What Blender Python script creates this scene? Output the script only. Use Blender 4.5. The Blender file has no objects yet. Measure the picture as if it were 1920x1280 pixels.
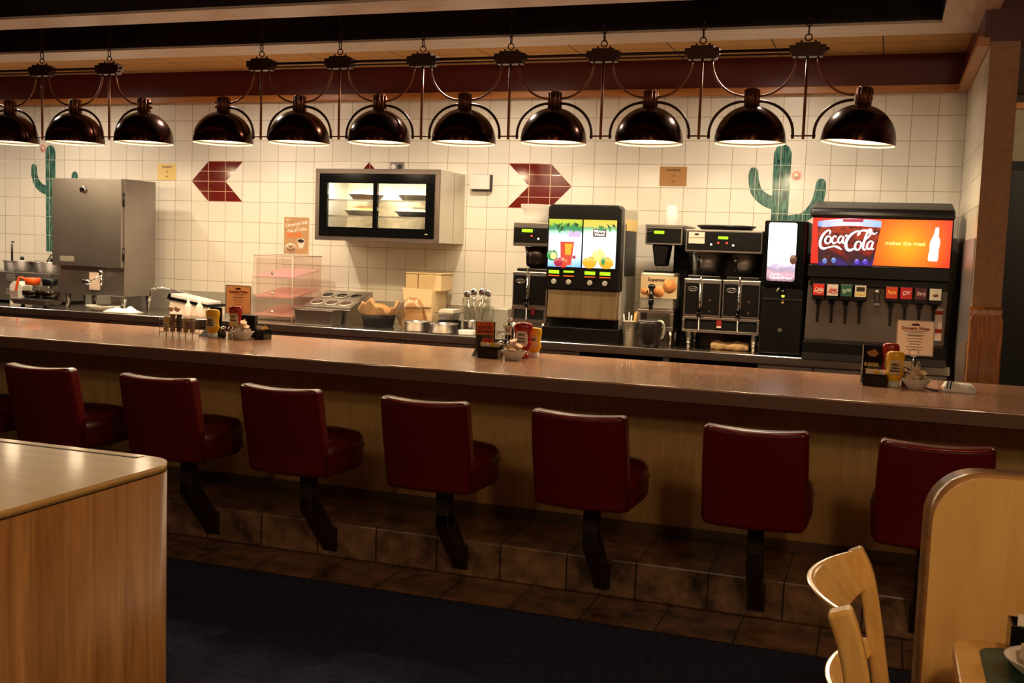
import bpy, bmesh, math, random
from mathutils import Vector, Matrix
random.seed(7)
PI = math.pi
sc = bpy.context.scene
try: sc.cycles.transparent_max_bounces = 32
except Exception: pass
COL = sc.collection

# ------------------------------------------------------------------ materials
def lin(c):
    return tuple(((v/255)/12.92 if v/255 <= .04045 else ((v/255+.055)/1.055)**2.4) for v in c)
def mat(name, rgb, rough=.5, metal=0., spec=.5, coat=0., var=0., vscale=8., bump=0., bscale=60., stretch=(1, 1, 1), emit=0.):
    m = bpy.data.materials.new(name); m.use_nodes = True
    nt = m.node_tree; b = nt.nodes['Principled BSDF']
    c = lin(rgb)+(1,)
    b.inputs['Base Color'].default_value = c
    b.inputs['Roughness'].default_value = rough
    b.inputs['Metallic'].default_value = metal
    b.inputs['Specular IOR Level'].default_value = spec
    b.inputs['Coat Weight'].default_value = coat
    if emit:
        b.inputs['Emission Color'].default_value = c
        b.inputs['Emission Strength'].default_value = emit
    if var or bump:
        geo = nt.nodes.new('ShaderNodeTexCoord')
        mp = nt.nodes.new('ShaderNodeMapping'); mp.inputs['Scale'].default_value = stretch
        nt.links.new(geo.outputs['Object'], mp.inputs['Vector'])
        if var:
            n = nt.nodes.new('ShaderNodeTexNoise'); n.inputs['Scale'].default_value = vscale; n.inputs['Detail'].default_value = 5
            nt.links.new(mp.outputs['Vector'], n.inputs['Vector'])
            r = nt.nodes.new('ShaderNodeValToRGB')
            r.color_ramp.elements[0].position = .3; r.color_ramp.elements[1].position = .7
            r.color_ramp.elements[0].color = tuple(v*(1-var) for v in c[:3])+(1,)
            r.color_ramp.elements[1].color = tuple(min(1, v*(1+var)) for v in c[:3])+(1,)
            nt.links.new(n.outputs['Fac'], r.inputs['Fac'])
            nt.links.new(r.outputs['Color'], b.inputs['Base Color'])
        if bump:
            n2 = nt.nodes.new('ShaderNodeTexNoise'); n2.inputs['Scale'].default_value = bscale; n2.inputs['Detail'].default_value = 3
            nt.links.new(mp.outputs['Vector'], n2.inputs['Vector'])
            bp = nt.nodes.new('ShaderNodeBump'); bp.inputs['Strength'].default_value = bump; bp.inputs['Distance'].default_value = .01
            nt.links.new(n2.outputs['Fac'], bp.inputs['Height'])
            nt.links.new(bp.outputs['Normal'], b.inputs['Normal'])
    return m
def emis(name, rgb, strength):
    m = bpy.data.materials.new(name); m.use_nodes = True
    nt = m.node_tree; b = nt.nodes['Principled BSDF']
    b.inputs['Base Color'].default_value = (.02, .02, .02, 1); b.inputs['Roughness'].default_value = .3
    b.inputs['Emission Color'].default_value = lin(rgb)+(1,)
    b.inputs['Emission Strength'].default_value = strength
    return m
def math_node(nt, op, a, b=None):
    n = nt.nodes.new('ShaderNodeMath'); n.operation = op
    for i, v in enumerate((a, b)):
        if v is None: continue
        if isinstance(v, (int, float)): n.inputs[i].default_value = v
        else: nt.links.new(v, n.inputs[i])
    return n.outputs[0]
def clear(name, rgb=(245, 245, 245), refl=.08, rough=.03):
    m = bpy.data.materials.new(name); m.use_nodes = True
    nt = m.node_tree; nt.nodes.remove(nt.nodes['Principled BSDF'])
    t = nt.nodes.new('ShaderNodeBsdfTransparent'); t.inputs['Color'].default_value = lin(rgb)+(1,)
    g = nt.nodes.new('ShaderNodeBsdfGlossy'); g.inputs['Roughness'].default_value = rough
    f = nt.nodes.new('ShaderNodeLayerWeight'); f.inputs['Blend'].default_value = .5
    ad = math_node(nt, 'ADD', math_node(nt, 'MULTIPLY', math_node(nt, 'POWER', f.outputs['Facing'], 4.), .5), refl*.4)
    mx = nt.nodes.new('ShaderNodeMixShader')
    nt.links.new(ad, mx.inputs[0]); nt.links.new(t.outputs[0], mx.inputs[1]); nt.links.new(g.outputs[0], mx.inputs[2])
    nt.links.new(mx.outputs[0], nt.nodes['Material Output'].inputs['Surface'])
    return m
T6 = .1524; ROW0 = 2.0307
def tile_mat(name, rgb, grout, axes, pitch, off, gw, rough, var=.04, vmottle=0., mscale=6., rgb2=None, bumpk=.3):
    """square ceramic tiles with grout lines, laid out in room coordinates"""
    m = bpy.data.materials.new(name); m.use_nodes = True
    nt = m.node_tree; b = nt.nodes['Principled BSDF']
    geo = nt.nodes.new('ShaderNodeNewGeometry'); sp = nt.nodes.new('ShaderNodeSeparateXYZ')
    nt.links.new(geo.outputs['Position'], sp.inputs[0])
    lines = []; cells = []
    for ax, p, o in zip(axes, pitch, off):
        v = math_node(nt, 'DIVIDE', math_node(nt, 'SUBTRACT', sp.outputs['XYZ'.index(ax)], o), p)
        fr = math_node(nt, 'FRACT', v); cells.append(math_node(nt, 'FLOOR', v))
        d = math_node(nt, 'MINIMUM', fr, math_node(nt, 'SUBTRACT', 1., fr))
        mr = nt.nodes.new('ShaderNodeMapRange'); mr.interpolation_type = 'SMOOTHSTEP'
        nt.links.new(math_node(nt, 'MULTIPLY', d, p), mr.inputs[0])
        mr.inputs[1].default_value = gw*.35; mr.inputs[2].default_value = gw
        lines.append(mr.outputs[0])
    mask = math_node(nt, 'MINIMUM', lines[0], lines[1])
    cb = nt.nodes.new('ShaderNodeCombineXYZ'); nt.links.new(cells[0], cb.inputs[0]); nt.links.new(cells[1], cb.inputs[1])
    wn = nt.nodes.new('ShaderNodeTexWhiteNoise'); wn.noise_dimensions = '3D'; nt.links.new(cb.outputs[0], wn.inputs['Vector'])
    fac = wn.outputs['Value']
    if vmottle:
        n = nt.nodes.new('ShaderNodeTexNoise'); n.inputs['Scale'].default_value = mscale; n.inputs['Detail'].default_value = 6; n.inputs['Roughness'].default_value = .65
        nt.links.new(geo.outputs['Position'], n.inputs['Vector'])
        fac = math_node(nt, 'ADD', math_node(nt, 'MULTIPLY', wn.outputs['Value'], 1-vmottle), math_node(nt, 'MULTIPLY', n.outputs['Fac'], vmottle))
    c = lin(rgb); c2 = lin(rgb2) if rgb2 else tuple(v*(1+var) for v in c)
    r = nt.nodes.new('ShaderNodeValToRGB')
    r.color_ramp.elements[0].color = tuple(v*(1-var) for v in c)+(1,); r.color_ramp.elements[1].color = c2+(1,)
    if vmottle: r.color_ramp.elements[0].position = .3; r.color_ramp.elements[1].position = .7
    nt.links.new(fac, r.inputs[0])
    mx = nt.nodes.new('ShaderNodeMix'); mx.data_type = 'RGBA'
    nt.links.new(mask, mx.inputs[0]); mx.inputs[6].default_value = lin(grout)+(1,); nt.links.new(r.outputs[0], mx.inputs[7])
    nt.links.new(mx.outputs[2], b.inputs['Base Color'])
    b.inputs['Roughness'].default_value = rough
    bp = nt.nodes.new('ShaderNodeBump'); bp.inputs['Strength'].default_value = bumpk; bp.inputs['Distance'].default_value = .003
    nt.links.new(mask, bp.inputs['Height']); nt.links.new(bp.outputs[0], b.inputs['Normal'])
    return m
def wood_mat(name, dark, light, rough, axis, scale=3., stretch=14., coat=0.):
    m = bpy.data.materials.new(name); m.use_nodes = True
    nt = m.node_tree; b = nt.nodes['Principled BSDF']
    tc = nt.nodes.new('ShaderNodeNewGeometry'); mp = nt.nodes.new('ShaderNodeMapping')
    s = [stretch]*3; s['XYZ'.index(axis)] = 1.
    mp.inputs['Scale'].default_value = s
    nt.links.new(tc.outputs['Position'], mp.inputs[0])
    n = nt.nodes.new('ShaderNodeTexNoise'); n.inputs['Scale'].default_value = scale; n.inputs['Detail'].default_value = 6; n.inputs['Roughness'].default_value = .6; n.inputs['Distortion'].default_value = .6
    nt.links.new(mp.outputs[0], n.inputs['Vector'])
    r = nt.nodes.new('ShaderNodeValToRGB'); r.color_ramp.elements[0].position = .32; r.color_ramp.elements[1].position = .68
    r.color_ramp.elements[0].color = lin(dark)+(1,); r.color_ramp.elements[1].color = lin(light)+(1,)
    nt.links.new(n.outputs['Fac'], r.inputs[0]); nt.links.new(r.outputs[0], b.inputs['Base Color'])
    b.inputs['Roughness'].default_value = rough; b.inputs['Coat Weight'].default_value = coat; b.inputs['Coat Roughness'].default_value = .1
    return m

M = {}
M['tile'] = tile_mat('cream_wall_tile', (226, 218, 202), (172, 152, 128), 'XZ', (T6, T6), (0, ROW0), .0028, .22)
M['tile_side'] = tile_mat('cream_side_tile', (214, 204, 184), (150, 134, 110), 'YZ', (T6, T6), (0, ROW0), .0026, .2)
M['tile_red'] = tile_mat('red_brown_tile', (100, 25, 20), (208, 170, 140), 'XZ', (T6, T6/2), (0, ROW0), .0032, .12)
M['slate'] = tile_mat('rustic_floor_tile', (58, 46, 38), (44, 33, 25), 'XY', (.3, .33), (.05, -3.05), .005, .3, .45, .9, 9., (176, 128, 92), .4)
M['slate_face'] = tile_mat('rustic_step_tile', (56, 46, 38), (44, 33, 25), 'XZ', (.3, .6), (.2, -.2), .005, .3, .45, .9, 10., (172, 128, 94), .4)
M['aisle'] = tile_mat('quarry_tile', (90, 45, 32), (60, 45, 38), 'XY', (.2, .2), (0, 0), .005, .5)
M['ceil_panel'] = tile_mat('ceiling_panel', (196, 146, 82), (70, 46, 24), 'XY', (.61, .305), (.12, -.1), .006, .8, .05)
M['carpet'] = mat('dark_navy_carpet', (64, 66, 92), .95, spec=.1, var=.3, vscale=40, bump=.5, bscale=300)
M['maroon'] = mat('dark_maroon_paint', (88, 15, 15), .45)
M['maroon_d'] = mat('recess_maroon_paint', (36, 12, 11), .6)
M['strip'] = wood_mat('washed_oak_strip', (208, 180, 158), (238, 216, 196), .3, 'X', 4, 10)
M['strip_y'] = wood_mat('washed_oak_strip_cross', (208, 180, 158), (238, 216, 196), .3, 'Y', 4, 10)
M['trimwood'] = wood_mat('honey_trim', (172, 108, 50), (204, 138, 74), .35, 'X', 4, 14)
M['pillar'] = mat('brown_wallpaper', (176, 134, 104), .75, var=.12, vscale=30)
M['pillarwood'] = wood_mat('pillar_wood', (120, 66, 28), (206, 130, 62), .3, 'Z', 6, 16, .3)
M['laminate'] = mat('speckled_brown_laminate', (176, 128, 98), .26, var=.24, vscale=260, coat=.25)
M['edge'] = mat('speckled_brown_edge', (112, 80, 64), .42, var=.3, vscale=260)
M['panel'] = wood_mat('cream_panel_laminate', (196, 150, 90), (214, 170, 108), .32, 'Z', 3, 12)
M['kick'] = mat('dark_kick', (40, 28, 22), .5)
M['kicktrim'] = mat('kick_trim', (110, 84, 58), .4)
M['steel'] = mat('brushed_stainless', (176, 170, 164), .3, 1., var=.06, vscale=5, stretch=(1, 1, 40))
M['steel_h'] = mat('brushed_stainless_sheet', (180, 172, 162), .26, 1., var=.05, vscale=5, stretch=(30, 1, 1))
M['steel_w'] = mat('worn_stainless', (150, 143, 138), .4, .9, var=.10, vscale=4)
M['steel_l'] = mat('pale_stainless', (206, 200, 186), .45, .7, var=.04, vscale=4)
M['chrome'] = mat('chrome', (220, 220, 222), .08, 1.)
M['steel_dk'] = mat('dull_stainless', (116, 104, 98), .42, .85, var=.08, vscale=4)
M['jugbrown'] = mat('dark_jug_plastic', (24, 12, 9), .4)
M['fruit'] = mat('printed_fruit', (226, 146, 84), .7, var=.35, vscale=40)
M['darksteel'] = mat('dark_steel', (62, 52, 48), .35, .9)
M['worktop_d'] = mat('dark_worktop', (40, 34, 34), .25, .6)
M['black'] = mat('black_plastic', (8, 7, 7), .32, spec=.35)
M['blackg'] = mat('gloss_black', (9, 9, 10), .12)
M['blackm'] = mat('matt_black', (8, 7, 7), .7, spec=.3)
M['charcoal'] = mat('charcoal_plastic', (36, 33, 34), .4)
M['red'] = mat('dark_red_vinyl', (98, 12, 17), .3, coat=.15, bump=.08, bscale=220)
M['red_pipe'] = mat('dark_red_piping', (150, 40, 36), .25, coat=.3)
M['post'] = mat('brown_powdercoat', (52, 30, 24), .5, .2)
M['bronze'] = mat('dark_bronze', (60, 27, 14), .2, .9)
M['bronze_m'] = mat('brown_metal', (136, 80, 50), .38, .6)
M['bronze_d'] = mat('dark_brown_metal', (70, 38, 24), .4, .6)
M['whitein'] = mat('white_enamel', (250, 244, 230), .5)
M['white'] = mat('white_plastic', (232, 226, 216), .5)
M['foamw'] = mat('white_foam', (236, 232, 226), .7)
M['paper'] = mat('white_paper', (228, 214, 196), .8)
M['pinkpaper'] = mat('warm_white_paper', (232, 206, 190), .8)
M['kraft'] = mat('kraft_paper', (176, 136, 94), .85, var=.08, vscale=12)
M['cream'] = mat('cream_card', (216, 190, 146), .8)
M['yellow'] = mat('mustard_yellow', (236, 178, 22), .3, coat=.2)
M['ketch'] = mat('ketchup_red', (158, 24, 14), .25, coat=.2)
M['orange'] = mat('orange_plastic', (240, 88, 26), .35)
M['ink'] = mat('dark_ink', (50, 34, 30), .8)
M['inkgrey'] = mat('grey_ink', (126, 100, 88), .8)
M['inkred'] = mat('red_ink', (176, 36, 26), .8)
M['inkorange'] = mat('orange_ink', (236, 104, 40), .8)
M['maroonink'] = mat('maroon_ink', (84, 22, 20), .8)
M['coffee'] = mat('black_coffee', (20, 9, 5), .1)
M['green'] = mat('green_laminate', (22, 74, 72), .35)
M['blueink'] = mat('navy_stripe', (52, 66, 104), .9)
M['cloth'] = mat('white_cloth', (252, 246, 236), .95, bump=.25, bscale=180)
M['beigecloth'] = mat('beige_cloth', (206, 172, 122), .95, bump=.25, bscale=180)
M['creamer'] = mat('creamer_white', (252, 238, 222), .5)
M['foil'] = mat('creamer_foil', (240, 198, 150), .4)
M['note'] = mat('yellow_note', (234, 204, 130), .8)
M['noteb'] = mat('tan_note', (170, 122, 70), .8)
M['pink'] = mat('pink_tray', (252, 206, 200), .4)
M['lilac'] = mat('pale_pink_tray', (250, 214, 222), .4)
M['acrylic'] = clear('clear_acrylic', (250, 246, 244), .07)
M['acryl_edge'] = mat('acrylic_edge', (196, 176, 158), .2)
M['glass'] = clear('clear_glass', (240, 240, 236), .10)
M['bag'] = clear('clear_bag', (246, 232, 214), .22, .25)
M['maple'] = wood_mat('maple_top', (206, 156, 84), (226, 178, 106), .36, 'X', 3, 10, .06)
M['maple_v'] = wood_mat('maple_side', (150, 98, 48), (200, 144, 84), .35, 'Z', 2.6, 12)
M['booth'] = wood_mat('booth_laminate', (206, 160, 92), (222, 178, 108), .35, 'Z', 2.6, 10)
M['edgeband'] = wood_mat('edge_band', (150, 104, 58), (190, 140, 88), .25, 'X', 2.6, 10, .3)
M['beech'] = wood_mat('beech_chair', (220, 166, 88), (236, 188, 112), .25, 'Z', 4, 10, .3)
M['cream_wall'] = mat('hall_wallpaper', (150, 136, 112), .8, var=.1, vscale=20)
M['doorblk'] = mat('dark_door', (30, 24, 24), .5)
M['lcd'] = emis('green_lcd', (170, 240, 20), 1.6)
M['ledr'] = emis('red_led', (255, 60, 40), 3.)
M['ledw'] = emis('white_led', (255, 250, 220), 3.)
M['ledg'] = emis('yellow_green_led', (220, 230, 60), 3.)
M['bulb'] = emis('warm_bulb', (255, 222, 165), 70.)
M['candisc'] = emis('downlight_disc', (255, 226, 180), 8.)
M['tube'] = emis('cool_tube', (236, 246, 255), 16.)
M['piecrust'] = mat('pie_crust', (176, 128, 70), .7, var=.25, vscale=30)
M['meringue'] = mat('pie_topping', (226, 206, 160), .6, var=.2, vscale=25)
M['choc'] = mat('chocolate_pie', (70, 44, 30), .5)
M['pan'] = mat('pie_tin', (120, 116, 110), .3, .9)

def translucent(k, fac):
    """thin sheets let light from behind shine through"""
    nt = M[k].node_tree; b = nt.nodes['Principled BSDF']; out = nt.nodes['Material Output']
    t = nt.nodes.new('ShaderNodeBsdfTranslucent'); mx = nt.nodes.new('ShaderNodeMixShader'); mx.inputs[0].default_value = fac
    src = b.inputs['Base Color'].links[0].from_socket if b.inputs['Base Color'].links else None
    if src: nt.links.new(src, t.inputs['Color'])
    else: t.inputs['Color'].default_value = b.inputs['Base Color'].default_value
    nt.links.new(b.outputs[0], mx.inputs[1]); nt.links.new(t.outputs[0], mx.inputs[2]); nt.links.new(mx.outputs[0], out.inputs['Surface'])
M['cardsheet'] = mat('card_paper', (255, 238, 222), .8); M['tansheet'] = mat('tan_card_paper', (250, 212, 170), .8)
for k, f in (('cardsheet', .5), ('tansheet', .5), ('creamer', .35), ('foamw', .3), ('pink', .4), ('lilac', .4), ('white', .1)): translucent(k, f)
def see_through(k, fac):
    nt = M[k].node_tree; out = nt.nodes['Material Output']; s_ = out.inputs['Surface'].links[0].from_socket
    t = nt.nodes.new('ShaderNodeBsdfTransparent'); mx = nt.nodes.new('ShaderNodeMixShader'); mx.inputs[0].default_value = fac
    nt.links.new(s_, mx.inputs[1]); nt.links.new(t.outputs[0], mx.inputs[2]); nt.links.new(mx.outputs[0], out.inputs['Surface'])
see_through('pink', .5); see_through('lilac', .5)

def cactus_mat():
    m = bpy.data.materials.new('cactus_glaze'); m.use_nodes = True
    nt = m.node_tree; b = nt.nodes['Principled BSDF']
    geo = nt.nodes.new('ShaderNodeNewGeometry'); mp = nt.nodes.new('ShaderNodeMapping'); mp.inputs['Scale'].default_value = (60, 1, 9)
    nt.links.new(geo.outputs['Position'], mp.inputs[0])
    n = nt.nodes.new('ShaderNodeTexNoise'); n.inputs['Scale'].default_value = 1.6; n.inputs['Detail'].default_value = 4
    nt.links.new(mp.outputs[0], n.inputs['Vector'])
    r = nt.nodes.new('ShaderNodeValToRGB'); r.color_ramp.elements[0].position = .36; r.color_ramp.elements[1].position = .66
    r.color_ramp.elements[0].color = lin((22, 58, 54))+(1,); r.color_ramp.elements[1].color = lin((94, 140, 122))+(1,)
    nt.links.new(n.outputs['Fac'], r.inputs[0])
    sp = nt.nodes.new('ShaderNodeSeparateXYZ'); nt.links.new(geo.outputs['Position'], sp.inputs[0])
    ls = []
    for ax, o in ((0, 0), (2, ROW0)):
        f = math_node(nt, 'FRACT', math_node(nt, 'DIVIDE', math_node(nt, 'SUBTRACT', sp.outputs[ax], o), T6))
        ls.append(math_node(nt, 'MINIMUM', f, math_node(nt, 'SUBTRACT', 1., f)))
    g = math_node(nt, 'GREATER_THAN', math_node(nt, 'MINIMUM', ls[0], ls[1]), .014)
    mx = nt.nodes.new('ShaderNodeMix'); mx.data_type = 'RGBA'; nt.links.new(g, mx.inputs[0])
    mx.inputs[6].default_value = lin((176, 178, 156))+(1,); nt.links.new(r.outputs[0], mx.inputs[7])
    nt.links.new(mx.outputs[2], b.inputs['Base Color']); b.inputs['Roughness'].default_value = .15
    return m
M['cactus'] = cactus_mat()
M['flower'] = mat('flower_glaze', (226, 146, 122), .2)
M['flowerc'] = mat('flower_centre_glaze', (240, 214, 196), .2)

def grad_emis(name, stops, strength, axis='X', lo=0, hi=1, noise=0., nscale=20., radial=None):
    """backlit printed graphic: a colour ramp printed across the sheet"""
    m = bpy.data.materials.new(name); m.use_nodes = True
    nt = m.node_tree; b = nt.nodes['Principled BSDF']
    b.inputs['Base Color'].default_value = (.02, .02, .02, 1); b.inputs['Roughness'].default_value = .25
    geo = nt.nodes.new('ShaderNodeNewGeometry')
    if radial:
        v = nt.nodes.new('ShaderNodeVectorMath'); v.operation = 'DISTANCE'; nt.links.new(geo.outputs['Position'], v.inputs[0]); v.inputs[1].default_value = radial
        val = v.outputs['Value']
    else:
        sp = nt.nodes.new('ShaderNodeSeparateXYZ'); nt.links.new(geo.outputs['Position'], sp.inputs[0]); val = sp.outputs['XYZ'.index(axis)]
    mr = nt.nodes.new('ShaderNodeMapRange'); nt.links.new(val, mr.inputs[0]); mr.inputs[1].default_value = lo; mr.inputs[2].default_value = hi
    f = mr.outputs[0]
    if noise:
        n = nt.nodes.new('ShaderNodeTexNoise'); n.inputs['Scale'].default_value = nscale; n.inputs['Detail'].default_value = 3
        nt.links.new(geo.outputs['Position'], n.inputs['Vector'])
        f = math_node(nt, 'ADD', f, math_node(nt, 'MULTIPLY', math_node(nt, 'SUBTRACT', n.outputs['Fac'], .5), noise))
    r = nt.nodes.new('ShaderNodeValToRGB')
    while len(r.color_ramp.elements) < len(stops): r.color_ramp.elements.new(.5)
    for e, (p, c) in zip(r.color_ramp.elements, stops): e.position = p; e.color = lin(c)+(1,)
    nt.links.new(f, r.inputs[0]); nt.links.new(r.outputs[0], b.inputs['Emission Color'])
    b.inputs['Emission Strength'].default_value = strength
    return m

# ------------------------------------------------------------------ mesh builder
class MB:
    def __init__(s): s.v = []; s.f = []; s.sm = []; s.mi = []; s.cur = 0
    def add(s, vs, fs, smooth=False):
        o = len(s.v); s.v += [tuple(p) for p in vs]
        for f in fs:
            s.f.append([i+o for i in f]); s.sm.append(smooth); s.mi.append(s.cur)
        return s
    def box(s, x0, x1, y0, y1, z0, z1):
        v = [(x0, y0, z0), (x1, y0, z0), (x1, y1, z0), (x0, y1, z0), (x0, y0, z1), (x1, y0, z1), (x1, y1, z1), (x0, y1, z1)]
        return s.add(v, [(3, 2, 1, 0), (4, 5, 6, 7), (0, 1, 5, 4), (1, 2, 6, 5), (2, 3, 7, 6), (3, 0, 4, 7)])
    def prism(s, poly, plane, d0, d1, smooth=False):
        n = len(poly)
        def P(a, b, d): return {'XZ': (a, d, b), 'XY': (a, b, d), 'YZ': (d, a, b)}[plane]
        v = [P(a, b, d0) for a, b in poly]+[P(a, b, d1) for a, b in poly]
        s.add(v, [tuple(range(n)), tuple(range(2*n-1, n-1, -1))])
        o = len(s.v)-2*n
        for i in range(n):
            j = (i+1) % n; s.f.append([o+i, o+n+i, o+n+j, o+j]); s.sm.append(smooth); s.mi.append(s.cur)
        return s
    def frame(s, x0, x1, z0, z1, y0, y1, w):
        s.box(x0, x1, y0, y1, z0, z0+w); s.box(x0, x1, y0, y1, z1-w, z1)
        s.box(x0, x0+w, y0, y1, z0+w, z1-w); s.box(x1-w, x1, y0, y1, z0+w, z1-w); return s
    def cyl(s, p0, p1, r0, r1=None, n=16, caps=True):
        r1 = r0 if r1 is None else r1
        p0 = Vector(p0); p1 = Vector(p1); d = (p1-p0).normalized()
        a = d.orthogonal().normalized(); b = d.cross(a)
        v = []
        for p, r in ((p0, r0), (p1, r1)):
            for k in range(n):
                t = 2*PI*k/n; v.append(p+a*(r*math.cos(t))+b*(r*math.sin(t)))
        s.add(v, [(k, (k+1) % n, n+(k+1) % n, n+k) for k in range(n)], True)
        if caps:
            o = len(s.v)-2*n
            s.f.append([o+k for k in range(n-1, -1, -1)]); s.sm.append(False); s.mi.append(s.cur)
            s.f.append([o+n+k for k in range(n)]); s.sm.append(False); s.mi.append(s.cur)
        return s
    def lathe(s, prof, c, n=24, axis=(0, 0, 1), sx=1., sy=1.):
        c = Vector(c); v = []; f = []
        R = Vector((0, 0, 1)).rotation_difference(Vector(axis).normalized()).to_matrix()
        for r, z in prof:
            for k in range(n):
                t = 2*PI*k/n; v.append(c+R@Vector((r*math.cos(t)*sx, r*math.sin(t)*sy, z)))
        for i in range(len(prof)-1):
            for k in range(n):
                j = (k+1) % n; f.append((i*n+k, i*n+j, (i+1)*n+j, (i+1)*n+k))
        return s.add(v, f, True)
    def ball(s, c, rx, ry=None, rz=None, n=14, m=8):
        ry = ry or rx; rz = rz or rx
        prof = [(max(1e-4, math.sin(PI*i/m)), -math.cos(PI*i/m)) for i in range(m+1)]
        v = []; f = []
        for r, z in prof:
            for k in range(n):
                t = 2*PI*k/n; v.append((c[0]+r*rx*math.cos(t), c[1]+r*ry*math.sin(t), c[2]+z*rz))
        for i in range(m):
            for k in range(n):
                j = (k+1) % n; f.append((i*n+k, i*n+j, (i+1)*n+j, (i+1)*n+k))
        return s.add(v, f, True)
    def tube(s, pts, r, n=8, closed=False, sq=None):
        pts = [Vector(p) for p in pts]; N = len(pts); v = []; prev = None
        for i, p in enumerate(pts):
            t = (pts[(i+1) % N]-pts[i-1]) if closed else (pts[min(i+1, N-1)]-pts[max(i-1, 0)])
            t.normalize()
            if prev is None: a = t.orthogonal().normalized()
            else:
                a = prev-t*prev.dot(t)
                a = a.normalized() if a.length > 1e-6 else t.orthogonal().normalized()
            prev = a; b = t.cross(a)
            rr = r[i] if isinstance(r, (list, tuple)) else r
            for k in range(n):
                w = 2*PI*k/n; v.append(p+a*(rr*math.cos(w))+b*(rr*math.sin(w)))
        f = []
        for i in range(N if closed else N-1):
            for k in range(n):
                j = (k+1) % n; i2 = (i+1) % N
                f.append((i*n+k, i*n+j, i2*n+j, i2*n+k))
        s.add(v, f, True)
        if not closed:
            o = len(s.v)-N*n
            s.f.append([o+k for k in range(n-1, -1, -1)]); s.sm.append(False); s.mi.append(s.cur)
            s.f.append([o+(N-1)*n+k for k in range(n)]); s.sm.append(False); s.mi.append(s.cur)
        return s
    def ribbon(s, pts, ws, y, d=.0015):
        """flat brush stroke in an XZ plane, with its own small thickness"""
        n = len(pts); L = []; Rr = []
        for i, p in enumerate(pts):
            a = pts[max(i-1, 0)]; b = pts[min(i+1, n-1)]
            tx, tz = b[0]-a[0], b[1]-a[1]; l = math.hypot(tx, tz) or 1
            nx, nz = -tz/l, tx/l; w = ws[i]/2
            L.append((p[0]+nx*w, y, p[1]+nz*w)); Rr.append((p[0]-nx*w, y, p[1]-nz*w))
        L2 = [(a, y+d, c) for a, _, c in L]; R2 = [(a, y+d, c) for a, _, c in Rr]
        v = L+Rr+L2+R2; f = []
        for i in range(n-1):
            f += [(i, i+1, n+i+1, n+i), (2*n+i, 3*n+i, 3*n+i+1, 2*n+i+1), (i, 2*n+i, 2*n+i+1, i+1), (n+i, n+i+1, 3*n+i+1, 3*n+i)]
        return s.add(v, f)

def fix_normals(me):
    bm = bmesh.new(); bm.from_mesh(me); bmesh.ops.recalc_face_normals(bm, faces=bm.faces); bm.to_mesh(me); bm.free()

def thing(name, label, cat, loc=(0, 0, 0), group=None, rz=0):
    o = bpy.data.objects.new(name, None); COL.objects.link(o); o.empty_display_size = .05
    o.location = loc; o.rotation_euler.z = rz
    o['label'] = label; o['category'] = cat
    if group: o['group'] = group
    return o
ORG = {}
def obj(name, mb, m, parent=None, bevel=0, seg=2, local=False, label=None, norm=True, smooth=False):
    """one mesh object; vertices are given in room coordinates and stored relative to the thing they belong to"""
    o0 = Vector((0, 0, 0))
    if parent is not None and not local:
        o0 = parent.location if parent.type == 'EMPTY' else ORG.get(parent.name, Vector((0, 0, 0)))
    me = bpy.data.meshes.new(name)
    me.from_pydata([tuple(Vector(p)-o0) for p in mb.v], [], mb.f)
    ms = m if isinstance(m, (list, tuple)) else [m]
    for k in ms: me.materials.append(M[k] if isinstance(k, str) else k)
    me.polygons.foreach_set('use_smooth', [True]*len(mb.f) if smooth else mb.sm)
    me.polygons.foreach_set('material_index', mb.mi)
    if norm: fix_normals(me)
    o = bpy.data.objects.new(name, me); COL.objects.link(o)
    if parent is not None: o.parent = parent; ORG[o.name] = Vector(o0)
    if bevel:
        b = o.modifiers.new('bevel', 'BEVEL'); b.width = bevel; b.segments = seg; b.limit_method = 'ANGLE'; b.angle_limit = .6
        if smooth: b.harden_normals = True
    if label: o['label'] = label
    return o
def tag(o, label, cat, group=None, kind=None):
    o['label'] = label; o['category'] = cat
    if group: o['group'] = group
    if kind: o['kind'] = kind
    return o
def struct(name, mb, m, parent=None, **k):
    o = obj(name, mb, m, parent, **k)
    if parent is None: o['kind'] = 'structure'
    return o
def single(name, mb, m, label, cat, group=None, **k):
    """a thing that is one mesh: origin at its base"""
    xs = [p[0] for p in mb.v]; ys = [p[1] for p in mb.v]; zs = [p[2] for p in mb.v]
    c = Vector(((min(xs)+max(xs))/2, (min(ys)+max(ys))/2, min(zs)))
    mb.v = [tuple(Vector(p)-c) for p in mb.v]
    o = obj(name, mb, m, **k); o.location = c
    return tag(o, label, cat, group)
def copy_tree(o, parent=None):
    c = o.copy(); COL.objects.link(c)
    if parent is not None: c.parent = parent
    for ch in list(o.children): copy_tree(ch, c)
    return c
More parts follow.
